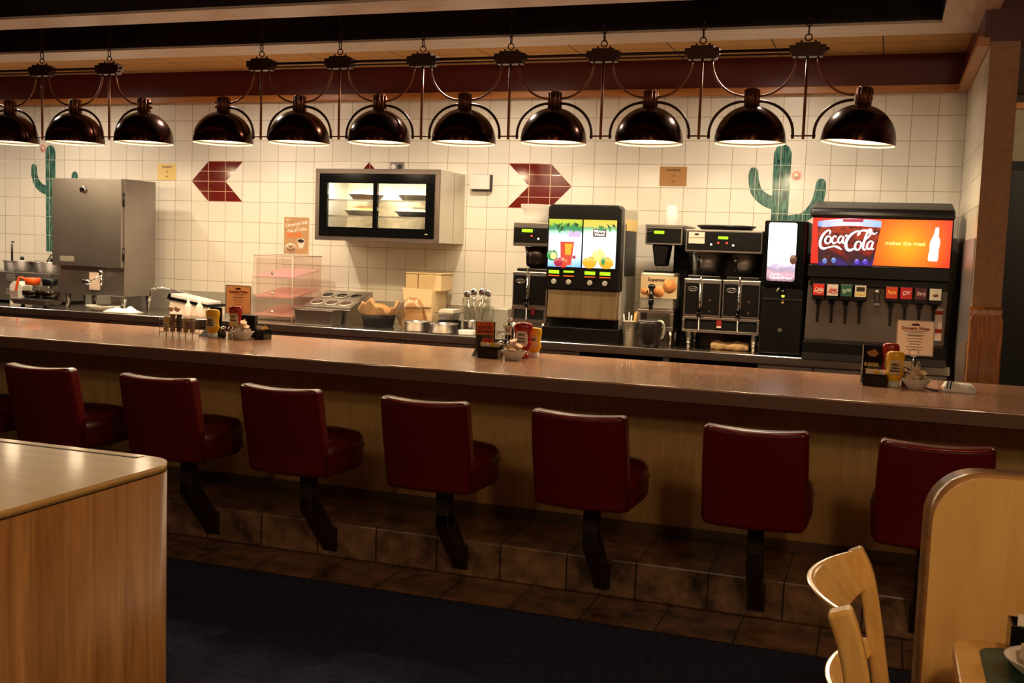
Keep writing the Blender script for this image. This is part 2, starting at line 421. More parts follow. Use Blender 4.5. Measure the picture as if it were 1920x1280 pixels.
def text(s, name, parent, x, y, z, size, m, width=None, face='-Y', rot=0., shear=0., bold=0., align='CENTER', d=.0006):
    cu = bpy.data.curves.new(name, 'FONT'); cu.body = s; cu.size = size; cu.align_x = align; cu.align_y = 'CENTER'
    cu.extrude = d; cu.shear = shear; cu.offset = bold; cu.resolution_u = 3
    t = bpy.data.objects.new(name, cu); COL.objects.link(t)
    dg = bpy.context.evaluated_depsgraph_get()
    me = bpy.data.meshes.new_from_object(t.evaluated_get(dg))
    bpy.data.objects.remove(t); bpy.data.curves.remove(cu)
    xs = [v.co.x for v in me.vertices] or [0, 1]
    k = 1.
    if width: k = width/max(1e-6, max(xs)-min(xs))
    Rm = Matrix.Rotation(rot, 4, 'Z')
    if face == '-Y': W = Matrix.Translation((x, y, z))@Matrix.Rotation(PI/2, 4, 'X')@Rm
    else: W = Matrix.Translation((x, y, z))@Rm
    o0 = Vector((0, 0, 0))
    if parent is not None: o0 = parent.location if parent.type == 'EMPTY' else ORG.get(parent.name, o0)
    me.transform(Matrix.Translation(-o0)@W@Matrix.Diagonal((k, 1, 1, 1)))
    me.name = name; me.materials.clear(); me.materials.append(M[m] if isinstance(m, str) else m)
    o = bpy.data.objects.new(name, me); COL.objects.link(o)
    if parent is not None: o.parent = parent; ORG[o.name] = Vector(o0)
    return o
def arc(cx, cz, r, a0, a1, n, y):
    return [(cx+r*math.cos(a0+(a1-a0)*i/n), y, cz+r*math.sin(a0+(a1-a0)*i/n)) for i in range(n+1)]
def smoothpts(p, n=8):
    """Catmull-Rom through the points"""
    out = []
    P = [p[0]]+list(p)+[p[-1]]
    for i in range(1, len(P)-2):
        for k in range(n):
            t = k/n; q = []
            for d in range(len(p[0])):
                a, b, c, e = P[i-1][d], P[i][d], P[i+1][d], P[i+2][d]
                q.append(.5*((2*b)+(-a+c)*t+(2*a-5*b+4*c-e)*t*t+(-a+3*b-3*c+e)*t**3))
            out.append(tuple(q))
    out.append(tuple(p[-1])); return out
def rrect(x0, x1, y0, y1, r, n=5):
    out = []
    for cx, cy, a in ((x1-r, y1-r, 0), (x0+r, y1-r, PI/2), (x0+r, y0+r, PI), (x1-r, y0+r, 1.5*PI)):
        out += [(cx+r*math.cos(a+PI/2*i/n), cy+r*math.sin(a+PI/2*i/n)) for i in range(n+1)]
    return out

# ------------------------------------------------------------------ camera
cam = bpy.data.cameras.new('camera'); co = bpy.data.objects.new('camera', cam); COL.objects.link(co)
cam.sensor_width = 36; cam.lens = 1996.74/1920*36; cam.clip_start = .05
co.matrix_world = Matrix(((.94282992, -.06157396, .32753685, -.39188), (.33146775, .07105883, -.94078678, -6.99597),
                          (.03465358, .99556983, .08740618, 1.45), (0, 0, 0, 1)))
sc.camera = co
vs = sc.view_settings
vs.view_transform = 'Standard'; vs.look = 'None'; vs.gamma = 1; vs.use_curve_mapping = False; vs.exposure = 0.
w = bpy.data.worlds.new('world'); sc.world = w; w.use_nodes = True
w.node_tree.nodes['Background'].inputs[0].default_value = (1., .74, .52, 1); w.node_tree.nodes['Background'].inputs[1].default_value = .02

# ------------------------------------------------------------------ the room
XL = -9.4
struct('floor', MB().box(XL, 4, -9.6, -3.05, -.05, 0), 'carpet')
struct('floor', MB().box(XL, 4, -3.05, -2.2, -.05, .004), 'slate')
struct('floor', MB().box(XL, 4, -2.2, 3.2, -.05, 0), 'aisle')
wb = struct('wall_back', MB().box(XL, 0, 0, .12, 0, 2.49), 'tile')
def mural(name, poly, m, y=-.0015):
    return obj(name, MB().prism(poly, 'XZ', y, .001), m, wb)
# red brown chevrons
mural('chevron_mural', [(-5.486, 1.8783), (-5.334, ROW0), (-5.0292, ROW0), (-5.1816, 1.8783), (-5.0292, 1.7259), (-5.334, 1.7259)], 'tile_red')
mural('chevron_mural', [(-2.8956, ROW0), (-2.5908, ROW0), (-2.4384, 1.8783), (-2.5908, 1.7259), (-2.8956, 1.7259), (-2.7432, 1.8783)], 'tile_red')
mural('chevron_mural', [(-4.115, 1.8783), (-3.968, ROW0), (-3.82, 1.8783), (-3.968, 1.7259)], 'tile_red')
# cacti painted on the tiles
def cactus(trunk, arms, flower, side):
    mb = MB()
    x0, x1, zb, zt = trunk; r = (x1-x0)/2
    poly = [(x0, zb), (x1, zb), (x1+.004, zt-r*1.1)]+[((x0+x1)/2+r*math.cos(a), zt-r*1.1+r*1.1*math.sin(a)) for a in (.7, 1.15, PI/2, 2, 2.45)]+[(x0-.004, zt-r*1.1)]
    mb.prism(poly, 'XZ', -.0015, .001)
    for pts, ws in arms:
        q = smoothpts([p+(w_,) for p, w_ in zip(pts, ws)], 6)
        mb.ribbon([(a, b) for a, b, _ in q], [c for _, _, c in q], -.0016, .0022)
    o = obj('cactus_mural', mb, 'cactus', wb)
    fx, fz = flower; fm = MB()
    st = []
    for k in range(18):
        a = 2*PI*k/18; rr = .036 if k % 2 == 0 else .024
        st.append((fx+rr*math.cos(a), fz+rr*math.sin(a)))
    fm.prism(st, 'XZ', -.002, .001)
    fo = obj('flower', fm, 'flower', o)
    obj('flower_centre', MB().lathe([(0.0001, 0), (.017, 0), (.017, .001), (.0001, .001)], (fx, -.002, fz), 12, (0, -1, 0)), 'flowerc', fo)
    return o
cactus((-1.108, -1.005, 1.55, 2.163),
       [([(-1.232, 2.015), (-1.232, 1.985), (-1.228, 1.93), (-1.205, 1.86), (-1.15, 1.812), (-1.09, 1.79)], [.03, .058, .066, .072, .078, .082]),
        ([(-.812, 1.948), (-.813, 1.92), (-.817, 1.86), (-.84, 1.78), (-.9, 1.712), (-.98, 1.695), (-1.03, 1.69)], [.03, .06, .068, .07, .062, .05, .05])],
       (-.966, 1.965), 1)
cactus((-6.892, -6.80, 1.29, 2.15),
       [([(-7.014, 1.996), (-7.014, 1.97), (-7.008, 1.90), (-6.98, 1.84), (-6.93, 1.80), (-6.87, 1.785)], [.03, .056, .062, .066, .07, .078]),
        ([(-6.602, 1.94), (-6.602, 1.91), (-6.61, 1.84), (-6.66, 1.77), (-6.74, 1.74), (-6.82, 1.735)], [.03, .06, .066, .068, .062, .05])],
       (-6.922, 2.122), -1)
# soffit, trim, ceiling panel
struct('trim_1', MB().box(XL, -.03, -.03, .12, 2.505, 2.70), 'maroon')
struct('trim_2', MB().box(XL, -.055, -.055, -.0, 2.468, 2.512), 'trimwood', bevel=.004)
struct('wall_right', MB().box(0, .125, -1.49, .12, 0, 2.49), 'tile_side')
struct('trim_3', MB().box(-.03, .13, -1.49, -.03, 2.505, 2.70), 'maroon')
struct('trim_4', MB().box(-.055, 0, -1.49, -.055, 2.468, 2.512), 'trimwood', bevel=.004)
struct('wall_front', MB().box(0, .128, -1.499, -1.49, 1.21, 2.49), 'pillar')      # papered face of the pillar
struct('trim_5', MB().prism([(-.006, .0), (.14, .0), (.14, 1.185), (.132, 1.21), (.002, 1.21), (-.006, 1.185)], 'XZ', -1.53, -1.488), 'pillarwood', bevel=.004)
struct('trim_6', MB().prism([(-1.515, 1.21), (-1.488, 1.21), (-1.488, 1.25), (-1.502, 1.25), (-1.51, 1.235)], 'YZ', -.008, .135), 'pillarwood', bevel=.002)
struct('trim_7', MB().box(-.002, 3.4, -1.50, -1.30, 2.482, 2.70), 'maroon')        # header over the hall opening
struct('trim_8', MB().box(-.006, 0, -1.47, -.012, .88, 1.57), 'steel_w')           # steel lining of the side wall
struct('trim_9', MB().box(-.16, -.006, -.012, 0, .88, 1.60), 'steel_w')
struct('trim_10', MB().box(XL, -.165, -.012, 0, .86, 1.035), 'steel_l')           # steel splash behind the worktop
struct('trim_15', MB().prism([(-.05, .55), (-.006, .55), (-.006, 1.09), (-.03, 1.075), (-.05, 1.05)], 'XZ', -1.47, -1.455), 'steel_w')
struct('wall_far', MB().box(.125, 3.4, 1.5, 1.6, 0, 3), 'cream_wall')
dr = struct('door_1', MB().box(.30, 1.5, 1.44, 1.5, 0, 2.19), 'doorblk')
obj('door_frame', MB().box(.30, 1.5, 1.43, 1.44, 2.13, 2.19), 'black', dr)
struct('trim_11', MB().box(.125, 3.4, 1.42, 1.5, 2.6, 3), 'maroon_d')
struct('trim_12', MB().box(.125, 3.4, 1.41, 1.5, 2.56, 2.6), 'trimwood')
struct('ceiling', MB().box(XL, .03, -.97, .12, 2.70, 2.75), 'ceil_panel')
struct('ceiling', MB().box(.03, 4, -9.6, 1.6, 2.70, 2.75), 'ceil_panel')
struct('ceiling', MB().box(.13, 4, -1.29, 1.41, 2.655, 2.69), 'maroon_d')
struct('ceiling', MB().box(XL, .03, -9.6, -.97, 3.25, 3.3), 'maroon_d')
def beam(x0, x1, y0, y1, m):
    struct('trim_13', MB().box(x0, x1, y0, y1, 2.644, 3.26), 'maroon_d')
    struct('trim_14', MB().box(x0, x1, y0-.004, y1+.004, 2.63, 2.644), m)
beam(XL, -.21, -1.235, -.965, 'strip'); beam(XL, -.21, -2.17, -1.935, 'strip'); beam(-.21, .03, -6.0, -.965, 'strip_y')

# ------------------------------------------------------------------ serving counter
sc_ = thing('serving_counter', 'long brown speckled diner counter with cream front running across the room', 'counter', (-3.8, -2.2, 0))
obj('countertop', MB().box(XL, 1.4, -2.72, -1.73, .85, .91), 'laminate', sc_, bevel=.006, seg=3)
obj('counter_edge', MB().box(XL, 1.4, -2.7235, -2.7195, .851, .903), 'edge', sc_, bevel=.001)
obj('front_panel', MB().box(XL, 1.4, -2.21, -2.17, .18, .85), 'panel', sc_)
obj('panel_trim', MB().box(XL, 1.4, -2.222, -2.21, .166, .205), 'kicktrim', sc_)
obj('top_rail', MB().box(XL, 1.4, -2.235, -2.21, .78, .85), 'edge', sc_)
obj('rear_panel', MB().box(XL, 1.4, -1.80, -1.77, 0, .85), 'kick', sc_)
obj('foot_step', MB().box(XL, 1.4, -2.72, -2.17, .004, .166), 'slate_face', sc_, bevel=.008, label='rustic brown tiled foot step')

# ------------------------------------------------------------------ back worktop with cupboards
bc = thing('back_counter', 'stainless steel worktop with rolled front edge along the tiled wall', 'counter', (-3.8, -.36, 0))
obj('worktop', MB().box(XL, -.03, -.6995, -.0135, .861, .881), 'steel_h', bc)
obj('front_lip', MB().box(XL, -.03, -.722, -.70, .832, .881), 'steel_h', bc, bevel=.006, seg=3)
obj('cabinet_body', MB().box(XL, -.03, -.05, -.02, 0, .86).box(XL, -.03, -.64, -.05, 0, .1), 'blackm', bc)
x = -9.3
while x < -2.2:
    x1 = min(x+.597, -2.145)
    obj('cupboard_door', MB().box(x, x1-.006, -.668, -.645, .11, .825), 'steel_w', bc, bevel=.003); x = x1
obj('support_post', MB().box(-1.63, -1.595, -.66, -.62, .1, .86), 'steel_w', bc)
for a, b in ((-1.07, -.76), (-.754, -.40), (-.394, -.04)):
    obj('cupboard_door', MB().box(a, b, -.668, -.645, .11, .825), 'steel_w', bc, bevel=.003)

# ------------------------------------------------------------------ bar stools bolted to the step
def stool_parts():
    s = thing('counter_stool', '', 'stool', (0, 0, 0), 'red vinyl stools along the counter')
    # backrest: curved slab that wraps slightly forward and leans back at the top
    W = .186; n = 14; out = []; inn = []
    for i in range(n+1):
        u = -1+2*i/n; dy = .03*u*u
        out.append((u*W, -.235+dy)); inn.append((u*W*.985, -.152+dy*.9))
    plan = out+inn[::-1]
    mb = MB(); nz = 6; N = len(plan); vs_ = []
    for k in range(nz+1):
        t = k/nz; z = .462+.385*t; lean = -.078*max(0, t-.1); wk = 1+.02*math.sin(PI*t)-(.03*(t-.5)**2)
        for px_, py_ in plan: vs_.append((px_*wk, (py_ if py_ > -.19 else py_+.012*(1-t))+lean, z-(.010*t*(1-(px_/W)**2) if t > .8 else 0)))
    fs = [tuple(range(N-1, -1, -1)), tuple(nz*N+i for i in range(N))]
    for k in range(nz):
        for i in range(N):
            j = (i+1) % N; fs.append((k*N+i, k*N+j, (k+1)*N+j, (k+1)*N+i))
    mb.add(vs_, fs, True)
    bk = obj('backrest', mb, 'red', s, bevel=.022, seg=4, smooth=True, local=True)
    pip = [(a*1.0, b-.0712+.003, .8405-.010*(1-(a/W)**2)) for a, b in out[1:-1]]
    obj('piping', MB().tube(pip, .0045, 6), 'red_pipe', bk, local=True)
    # seat cushion
    pts = []
    for cx, cy, r, a in ((.2-.14, .232-.14, .14, 0), (-.2+.14, .232-.14, .14, PI/2)):
        pts += [(cx+r*math.cos(a+PI/2*i/8), cy+r*math.sin(a+PI/2*i/8)) for i in range(9)]
    pts += [(-.19, -.16), (.19, -.16)]
    mb = MB()
    N = len(pts); vs_ = []
    for sc2, z in ((.92, .458), (1., .482), (1., .560), (.985, .588), (.90, .608), (.6, .622), (.2, .626)):
        for a, b in pts: vs_.append((a*sc2, (b-.03)*sc2+.03, z))
    fs = [tuple(range(N-1, -1, -1)), tuple(6*N+i for i in range(N))]
    for k in range(6):
        for i in range(N):
            j = (i+1) % N; fs.append((k*N+i, k*N+j, (k+1)*N+j, (k+1)*N+i))
    mb.add(vs_, fs, True)
    st = obj('seat', mb, 'red', s, local=True)
    obj('piping', MB().tube([(a*1.005, (b-.03)*1.005+.03, .556) for a, b in pts], .004, 6, True), 'red', st, local=True)
    obj('seat_plate', MB().box(-.11, .11, -.1, .12, .446, .462), 'post', s, local=True)
    obj('post', MB().box(-.03, .03, -.03, .03, .27, .446), 'post', s, bevel=.006, local=True)
    obj('arm', MB().prism([(-.03, .33), (-.03, .27), (.175, .045), (.195, .045), (.195, .13), (.03, .33)], 'YZ', -.03, .03), 'post', s, bevel=.005, local=True)
    obj('mounting_plate', MB().box(-.034, .034, .19, .1985, .035, .145), 'post', s, local=True)
    return s
SX = [(-4.63, 'at the left edge of the view'), (-3.995, 'second from the left, behind the wood partition corner'), (-3.36, 'in line with the jam rack'), (-2.735, 'in line with the pink cake case'),
      (-2.085, 'just left of the ketchup bottle group at mid counter'), (-1.445, 'in front of the juice dispenser'), (-.80, 'in line with the twin coffee brewer'), (-.195, 'partly hidden by the booth panel')]
st0 = stool_parts()
for i, (x, lb) in enumerate(SX):
    o = st0 if i == 0 else copy_tree(st0)
    o.location = (x, -2.92, 0); o['label'] = 'dark red vinyl counter stool '+lb
    o.rotation_euler.z = (.03, .0, .03, -.02, .0, -.02, .02, .0)[i]

# ------------------------------------------------------------------ heat lamp racks
YL = -1.3
def lamp_rack(label, xs, rods, ends, tilt_last):
    xm = sum(xs)/len(xs)
    t = thing('lamp_rack', label, 'lamp rack', (xm, YL, 2.03), 'copper heat lamp racks over the service aisle')
    for i, x in enumerate(xs):
        ti = tilt_last if i == len(xs)-1 else 0
        R = .183; prof = [(.04, .195)]+[(R*math.sin(a), .012+R*math.cos(a)) for a in [.22+k*(PI/2-.22)/12 for k in range(13)]]+[(R, .0)]
        pin = [(R, .0), (R-.004, -.001), (R-.006, .012)]+[((R-.006)*math.sin(a), .010+(R-.006)*math.cos(a)) for a in [PI/2-k*(PI/2-.1)/10 for k in range(11)]]
        mb = MB(); mb.lathe(prof, (0, 0, 0), 32); mb.cur = 1; mb.lathe(pin, (0, 0, 0), 32)
        def place(vs): return [(x+vx*math.cos(ti)+vz*math.sin(ti), YL+vy, 2.033-vx*math.sin(ti)+vz*math.cos(ti)) for vx, vy, vz in vs]
        mb.v = place(mb.v)
        sh = obj('lamp_shade', mb, ['bronze', 'whitein'], t, norm=False)
        b2 = MB().ball((0, 0, .07), .032, .032, .045); b2.v = place(b2.v)
        obj('bulb', b2, 'bulb', sh)
        nk = MB()
        nk.cyl((0, 0, .19), (0, 0, .282), .030, n=14)
        for k in range(10):
            a = 2*PI*k/10; nk.cyl((.034*math.cos(a), .034*math.sin(a), .188), (.034*math.cos(a), .034*math.sin(a), .276), .007, n=6)
        nk.cyl((0, 0, .182), (0, 0, .19), .042, n=16)
        nk.v = place(nk.v)
        obj('neck', nk, 'bronze_m', sh)
        ld = bpy.data.lights.new('heat_lamp_light', 'POINT'); ld.energy = LAMP_W; ld.color = (1, .76, .47); ld.shadow_soft_size = .045
        lo = bpy.data.objects.new('heat_lamp_light', ld); COL.objects.link(lo); lo.parent = t
        lo.location = Vector((x, YL, 2.033+.035))-t.location
        for e in ends:
            if (i == 0 and e < 0) or (i == len(xs)-1 and e > 0):
                obj('bolt', MB().cyl((x+e*.035, YL, 2.283), (x+e*.062, YL, 2.283), .007, n=8).cyl((x+e*.035, YL, 2.254), (x+e*.06, YL, 2.254), .007, n=8), 'bronze_d', t)
    for i, x in enumerate(rods):
        br = MB().prism([(x-.09, 2.50), (x-.09, 2.486), (x-.075, 2.486), (x-.075, 2.468), (x+.075, 2.468), (x+.075, 2.486), (x+.09, 2.486), (x+.09, 2.525), (x+.06, 2.525), (x+.06, 2.538), (x-.06, 2.538), (x-.06, 2.525), (x-.09, 2.525)], 'XZ', YL-.03, YL+.03)
        b = obj('bracket', br, 'bronze_d', t, bevel=.002)
        obj('bolt', MB().cyl((x-.035, YL, 2.538), (x-.035, YL, 2.552), .006, n=8).cyl((x+.035, YL, 2.538), (x+.035, YL, 2.552), .006, n=8), 'bronze_d', b)
        obj('rod', MB().cyl((x, YL, 2.055), (x, YL, 2.47), .0075, n=10), 'bronze_m', t)
        obj('cross_pin', MB().cyl((x-.062, YL, 2.073), (x+.062, YL, 2.073), .004, n=8), 'bronze_d', t)
        ch = MB(); z = 2.552; k = 0
        ch.tube(arc(x, z+.014, .017, 0, 2*PI, 14, YL)[:-1], .0035, 6, True); z += .03
        while z < 3.22:
            pts = []
            for a in range(12):
                w_ = 2*PI*a/12; u = .0125*math.cos(w_); q = .024*math.sin(w_)
                pts.append((x+(u if k % 2 else 0), YL+(0 if k % 2 else u), z+.02+q))
            ch.tube(pts, .0032, 6, True); z += .0405; k += 1
        obj('chain', ch, 'bronze_d', t)
    obj('rail', MB().cyl((rods[0]-.10-(.6 if len(xs) == 5 else 0)*0, YL, 2.507), (rods[-1]+.105, YL, 2.507), .0085, n=8).cyl((rods[0]-.09, YL, 2.487), (rods[-1]+.09, YL, 2.487), .005, n=8), 'bronze_d', t)
    for x in xs:
        for sg in (-1, 1):
            near = [r for r in rods if 0 < (r-x)*sg < .4]
            if not near: continue
            r = near[0]; e = r-sg*.052
            n = 10; lo_ = []
            for k in range(n+1):
                a = PI/2*k/n; lo_.append((x+sg*(.03+(abs(e-x)-.03)*math.sin(a)), YL, 2.083+.168*math.cos(a)))
            lo_.append((e, YL, 2.058))
            obj('lower_arc', MB().tube(lo_, .0075, 8), 'bronze_d', t)
            up = []
            for k in range(n+1):
                a = PI/2*k/n; up.append((e-sg*0+(x+sg*.03-e)*(1-math.cos(a)), YL, 2.468-.192*math.sin(a)))
            obj('upper_arc', MB().tube(up, .006, 8), 'bronze_m', t)
    return t
LAMP_W = 17.; CAN_W = 100.
xsR = [-.57-.5345*k for k in range(8)][::-1]
lamp_rack('long rack of eight copper dome heat lamps hanging over the aisle on the right', xsR, [(a+b)/2 for a, b in zip(xsR, xsR[1:])], (-1, 1), math.radians(4.5))
xsL = [-4.9035-.54*k for k in range(4)][::-1]
lamp_rack('rack of copper dome heat lamps running out of view at the far left', xsL, [xsL[0]-.26]+[(a+b)/2 for a, b in zip(xsL, xsL[1:])], (1,), 0)

# recessed downlights in the low ceiling, tucked behind the beam
for k, (x, lb) in enumerate(((-8.20, 'far left, past the view'), (-6.43, 'above the milk dispenser'), (-4.63, 'above the pink cake case'), (-2.86, 'above the single coffee brewer'), (-1.08, 'above the cappuccino machine'))):
    t = thing('downlight', 'recessed ceiling downlight hidden behind the beam '+lb, 'ceiling light', (x, -.83, 2.699), 'recessed downlights over the worktop')
    obj('trim_ring', MB().lathe([(.055, 0), (.075, 0), (.075, -.006), (.055, -.004)], (x, -.83, 2.6995), 24), 'steel_l', t)
    obj('lamp_disc', MB().lathe([(.0001, 0), (.054, 0), (.054, -.002), (.0001, -.002)], (x, -.83, 2.6990), 24), 'candisc', t)
    ld = bpy.data.lights.new('downlight_light', 'SPOT'); ld.energy = CAN_W; ld.color = (1, .84, .65); ld.shadow_soft_size = .04; ld.spot_size = math.radians(172); ld.spot_blend = 1.
    lo = bpy.data.objects.new('downlight_light', ld); COL.objects.link(lo); lo.parent = t; lo.location = (0, 0, -.02)
# unseen lamps without fixtures, some added to brighten hall, table and partition
def add_unseen_light(x, y, z, wt, size=.12, colr=(1, .74, .45)):
    ld = bpy.data.lights.new('unseen_light', 'POINT'); ld.energy = wt; ld.color = colr; ld.shadow_soft_size = size
    lo = bpy.data.objects.new('unseen_light', ld); COL.objects.link(lo); lo.location = (x, y, z)
add_unseen_light(.25, -6.6, 2.45, 50); add_unseen_light(-1.8, -7.8, 2.45, 34); add_unseen_light(-4.6, -6.6, 2.45, 14); add_unseen_light(1.3, .2, 2.4, 45); add_unseen_light(.8, -5.6, 1.8, 15); add_unseen_light(-2.6, -6.25, 1.95, 6)
CZ = .881      # worktop height
FZ = .91       # serving counter height
def dispenser_base(t, boxes, m, name='body', bevel=.006): 
    mb = MB()
    for b in boxes: mb.box(*b)
    return obj(name, mb, m, t, bevel=bevel)

# ------------------------------------------------------------------ soup warmer at far left
t = thing('soup_warmer', 'low stainless soup warmer with louvred front and two round wells at far left', 'food warmer', (-7.0, -.22, CZ))
obj('body', MB().box(-7.7, -6.485, -.40, -.03, .905, 1.128), 'steel_w', t, bevel=.006)
for x in (-6.86,):
    for z0 in (.97, 1.08):
        mb = MB()
        for k in range(5): mb.box(x-.05, x+.03, -.406, -.399, z0-.02+k*.011, z0-.015+k*.011)
        obj('louvre', mb, 'steel_l', t)
obj('foot', MB().cyl((-6.54, -.36, CZ), (-6.54, -.36, .905), .018), 'black', t)
obj('foot', MB().cyl((-7.6, -.36, CZ), (-7.6, -.36, .905), .018), 'black', t)
for x, lb in ((-6.93, 'left'), (-6.63, 'right')):
    p = thing('soup_pot', 'round steel soup pot in the warmer, '+('with an upright ladle' if lb == 'left' else 'with a ladle leaning right'), 'pot', (x, -.22, 1.128), 'soup pots')
    obj('rim_band', MB().lathe([(.0001, 0), (.13, 0), (.135, .072), (.145, .078), (.145, .084), (.13, .084), (.125, .02), (.0001, .02)], (x, -.22, 1.1285), 28), 'steel', p)
    obj('lid', MB().lathe([(.0001, .03), (.06, .026), (.12, .006), (.126, 0)], (x, -.22, 1.193), 24), 'chrome', p)
    obj('knob', MB().ball((x, -.22, 1.231), .016), 'black', p)
l = thing('ladle', 'upright ladle handle with dark grip in the left soup pot', 'ladle', (-6.91, -.32, 1.2), 'soup ladles')
obj('handle', MB().cyl((-6.92, -.335, 1.213), (-6.92, -.335, 1.345), .008), 'darksteel', l); obj('hook', MB().tube(arc(-6.91, 1.352, .012, PI, 0, 8, -.335), .006, 6), 'chrome', l)
l = thing('ladle', 'slanted ladle handle leaning right out of the right soup pot', 'ladle', (-6.61, -.32, 1.2), 'soup ladles')
obj('handle', MB().cyl((-6.60, -.31, 1.214), (-6.53, -.31, 1.30), .007), 'steel', l); obj('grip', MB().cyl((-6.535, -.31, 1.294), (-6.515, -.31, 1.318), .011), 'black', l)
# milk carton
t = thing('carton', 'white gable carton with ruled side behind the coffee warmer', 'carton', (-6.68, -.475, CZ))
obj('body', MB().box(-6.755, -6.64, -.53, -.42, CZ, 1.03), 'white', t, bevel=.003)
obj('gable_top', MB().prism([(-6.755, 1.03), (-6.64, 1.03), (-6.67, 1.062), (-6.725, 1.062)], 'XZ', -.53, -.42), 'white', t)
mb = MB()
for k in range(7): mb.box(-6.752, -6.675, -.5325, -.5295, .985-k*.011, .989-k*.011)
obj('printed_lines', mb, 'inkgrey', t)
# coffee warmer and pots
t = thing('coffee_warmer', 'low steel warming plate holding two glass coffee pots', 'warming plate', (-6.40, -.62, CZ))
obj('tray', MB().prism([(-6.545, .905), (-6.26, .905), (-6.225, .945), (-6.585, .945)], 'XZ', -.705, -.535), 'steel', t, bevel=.003)
obj('hot_plate', MB().cyl((-6.59, -.56, .945), (-6.59, -.56, .95), .075).cyl((-6.42, -.53, .945), (-6.42, -.53, .95), .075), 'black', t) if 0 else None
obj('hot_plate', MB().cyl((-6.445, -.62, .945), (-6.445, -.62, .95), .075, n=20), 'black', t); obj('hot_plate', MB().cyl((-6.29, -.62, .945), (-6.29, -.62, .95), .075, n=20), 'black', t)
for x, y in ((-6.50, -.66), (-6.29, -.66)): obj('foot', MB().cyl((x, y, CZ), (x, y, .906), .014), 'black', t)
def coffee_pot(x, y, m, label, side):
    t = thing('coffee_pot', label, 'coffee pot', (x, y, .95), 'glass coffee pots')
    z = .9505
    obj('glass_bowl', MB().lathe([(.0001, 0), (.056, .001), (.072, .02), (.075, .046), (.066, .078), (.05, .10), (.044, .112)], (x, y, z), 24), 'glass', t)
    obj('coffee', MB().lathe([(.0001, .003), (.054, .004), (.069, .022), (.072, .046), (.069, .058), (.0001, .058)], (x, y, z), 24), 'coffee', t)
    obj('collar', MB().lathe([(.046, .088), (.052, .09), (.055, .125), (.05, .13), (.046, .128)], (x, y, z), 20).prism([(x-.045*side, z+.1), (x+.055*side*-1, z+.125), (x-.07*side*-1*1, z+.128), (x+.03*side, z+.1)], 'XZ', y-.02, y+.02) if 0 else MB().lathe([(.045, .098), (.050, .10), (.058, .146), (.05, .152), (.0001, .152)], (x, y, z), 20), m, t)
    h = [(x+side*.05, y-.01, z+.132), (x+side*.08, y-.02, z+.148), (x+side*.105, y-.025, z+.142), (x+side*.118, y-.028, z+.10), (x+side*.13, y-.03, z+.05)]
    obj('handle', MB().tube(smoothpts(h, 5), .0095, 8), m, t)
coffee_pot(-6.447, -.62, 'orange', 'glass coffee pot with bright orange collar and handle', -1)
coffee_pot(-6.285, -.62, 'black', 'glass coffee pot with black collar and handle', .35)

# ------------------------------------------------------------------ milk dispenser
t = thing('milk_dispenser', 'tall stainless steel milk dispenser cabinet on legs at left', 'dispenser', (-6.0, -.36, CZ))
X0, X1 = -6.325, -5.69
obj('cabinet', MB().box(X0+.05, X1, -.52, -.165, .99, 1.855), 'steel_w', t, bevel=.004)
d = obj('door', MB().box(X0, X1-.004, -.552, -.523, 1.203, 1.853), 'steel_w', t, bevel=.005)
obj('round_lock', MB().cyl((-6.03, -.563, 1.771), (-6.03, -.552, 1.771), .024, n=20).lathe([(.014, 0), (.026, 0), (.026, .006), (.014, .006)], (-6.03, -.562, 1.771), 20, (0, -1, 0)), 'chrome', d)
for z in (1.70, 1.30): obj('hinge', MB().cyl((X1-.002, -.528, z-.05), (X1-.002, -.528, z+.05), .009, n=10), 'darksteel', d)
obj('worn_badge', MB().box(-6.25, -6.12, -.554, -.551, 1.235, 1.275), 'steel_l', d)
obj('valve_plate', MB().box(-6.005, -5.91, -.524, -.52, 1.03, 1.16), 'pinkpaper', t)
obj('spigot_handle', MB().tube(smoothpts([(-5.865, -.53, 1.17), (-5.90, -.56, 1.125), (-5.94, -.58, 1.098)], 5), .006, 8).ball((-5.985, -.58, 1.09), .05, .022, .024), 'chrome', t)
obj('spigot', MB().cyl((-5.865, -.56, 1.135), (-5.865, -.56, 1.185), .016, n=12).cyl((-5.865, -.56, 1.07), (-5.865, -.56, 1.135), .008, n=10), 'chrome', t)
for x, y in ((-6.24, -.48), (-5.725, -.48), (-5.725, -.20), (-6.24, -.2)):
    obj('leg', MB().cyl((x, y, CZ), (x, y, .99), .013, .024, n=12), 'steel', t)
single('oval_plate', MB().lathe([(.0001, .004), (.06, .004), (.062, 0), (.075, 0), (.12, .03), (.132, .036), (.132, .04), (.118, .036), (.07, .012), (.0001, .012)], (-5.87, -.52, CZ), 28), 'white', 'white shallow oval plate under the milk dispenser spigot', 'plate')
mb = MB(); nx, ny = 14, 5; vs_ = []
for j in range(ny+1):
    for i in range(nx+1):
        u = i/nx; v = j/ny; z = CZ+.002+(.022+.016*math.sin(9*u+1)*math.sin(PI*v)+.008*math.sin(23*u+4*v))*min(1, 6*u, 6*(1-u), 4*v, 4*(1-v))
        vs_.append((-5.76+.24*u, -.665+.14*v+.012*math.sin(7*u), max(CZ+.002, z)))
W_ = nx+1
fs = [(j*W_+i, j*W_+i+1, (j+1)*W_+i+1, (j+1)*W_+i) for j in range(ny) for i in range(nx)]
mb.add(vs_, fs, True)
c = single('wiping_cloth', mb, 'cloth', 'crumpled white cloth at the foot of the milk dispenser', 'cloth')
c.modifiers.new('thick', 'SOLIDIFY').thickness = .003

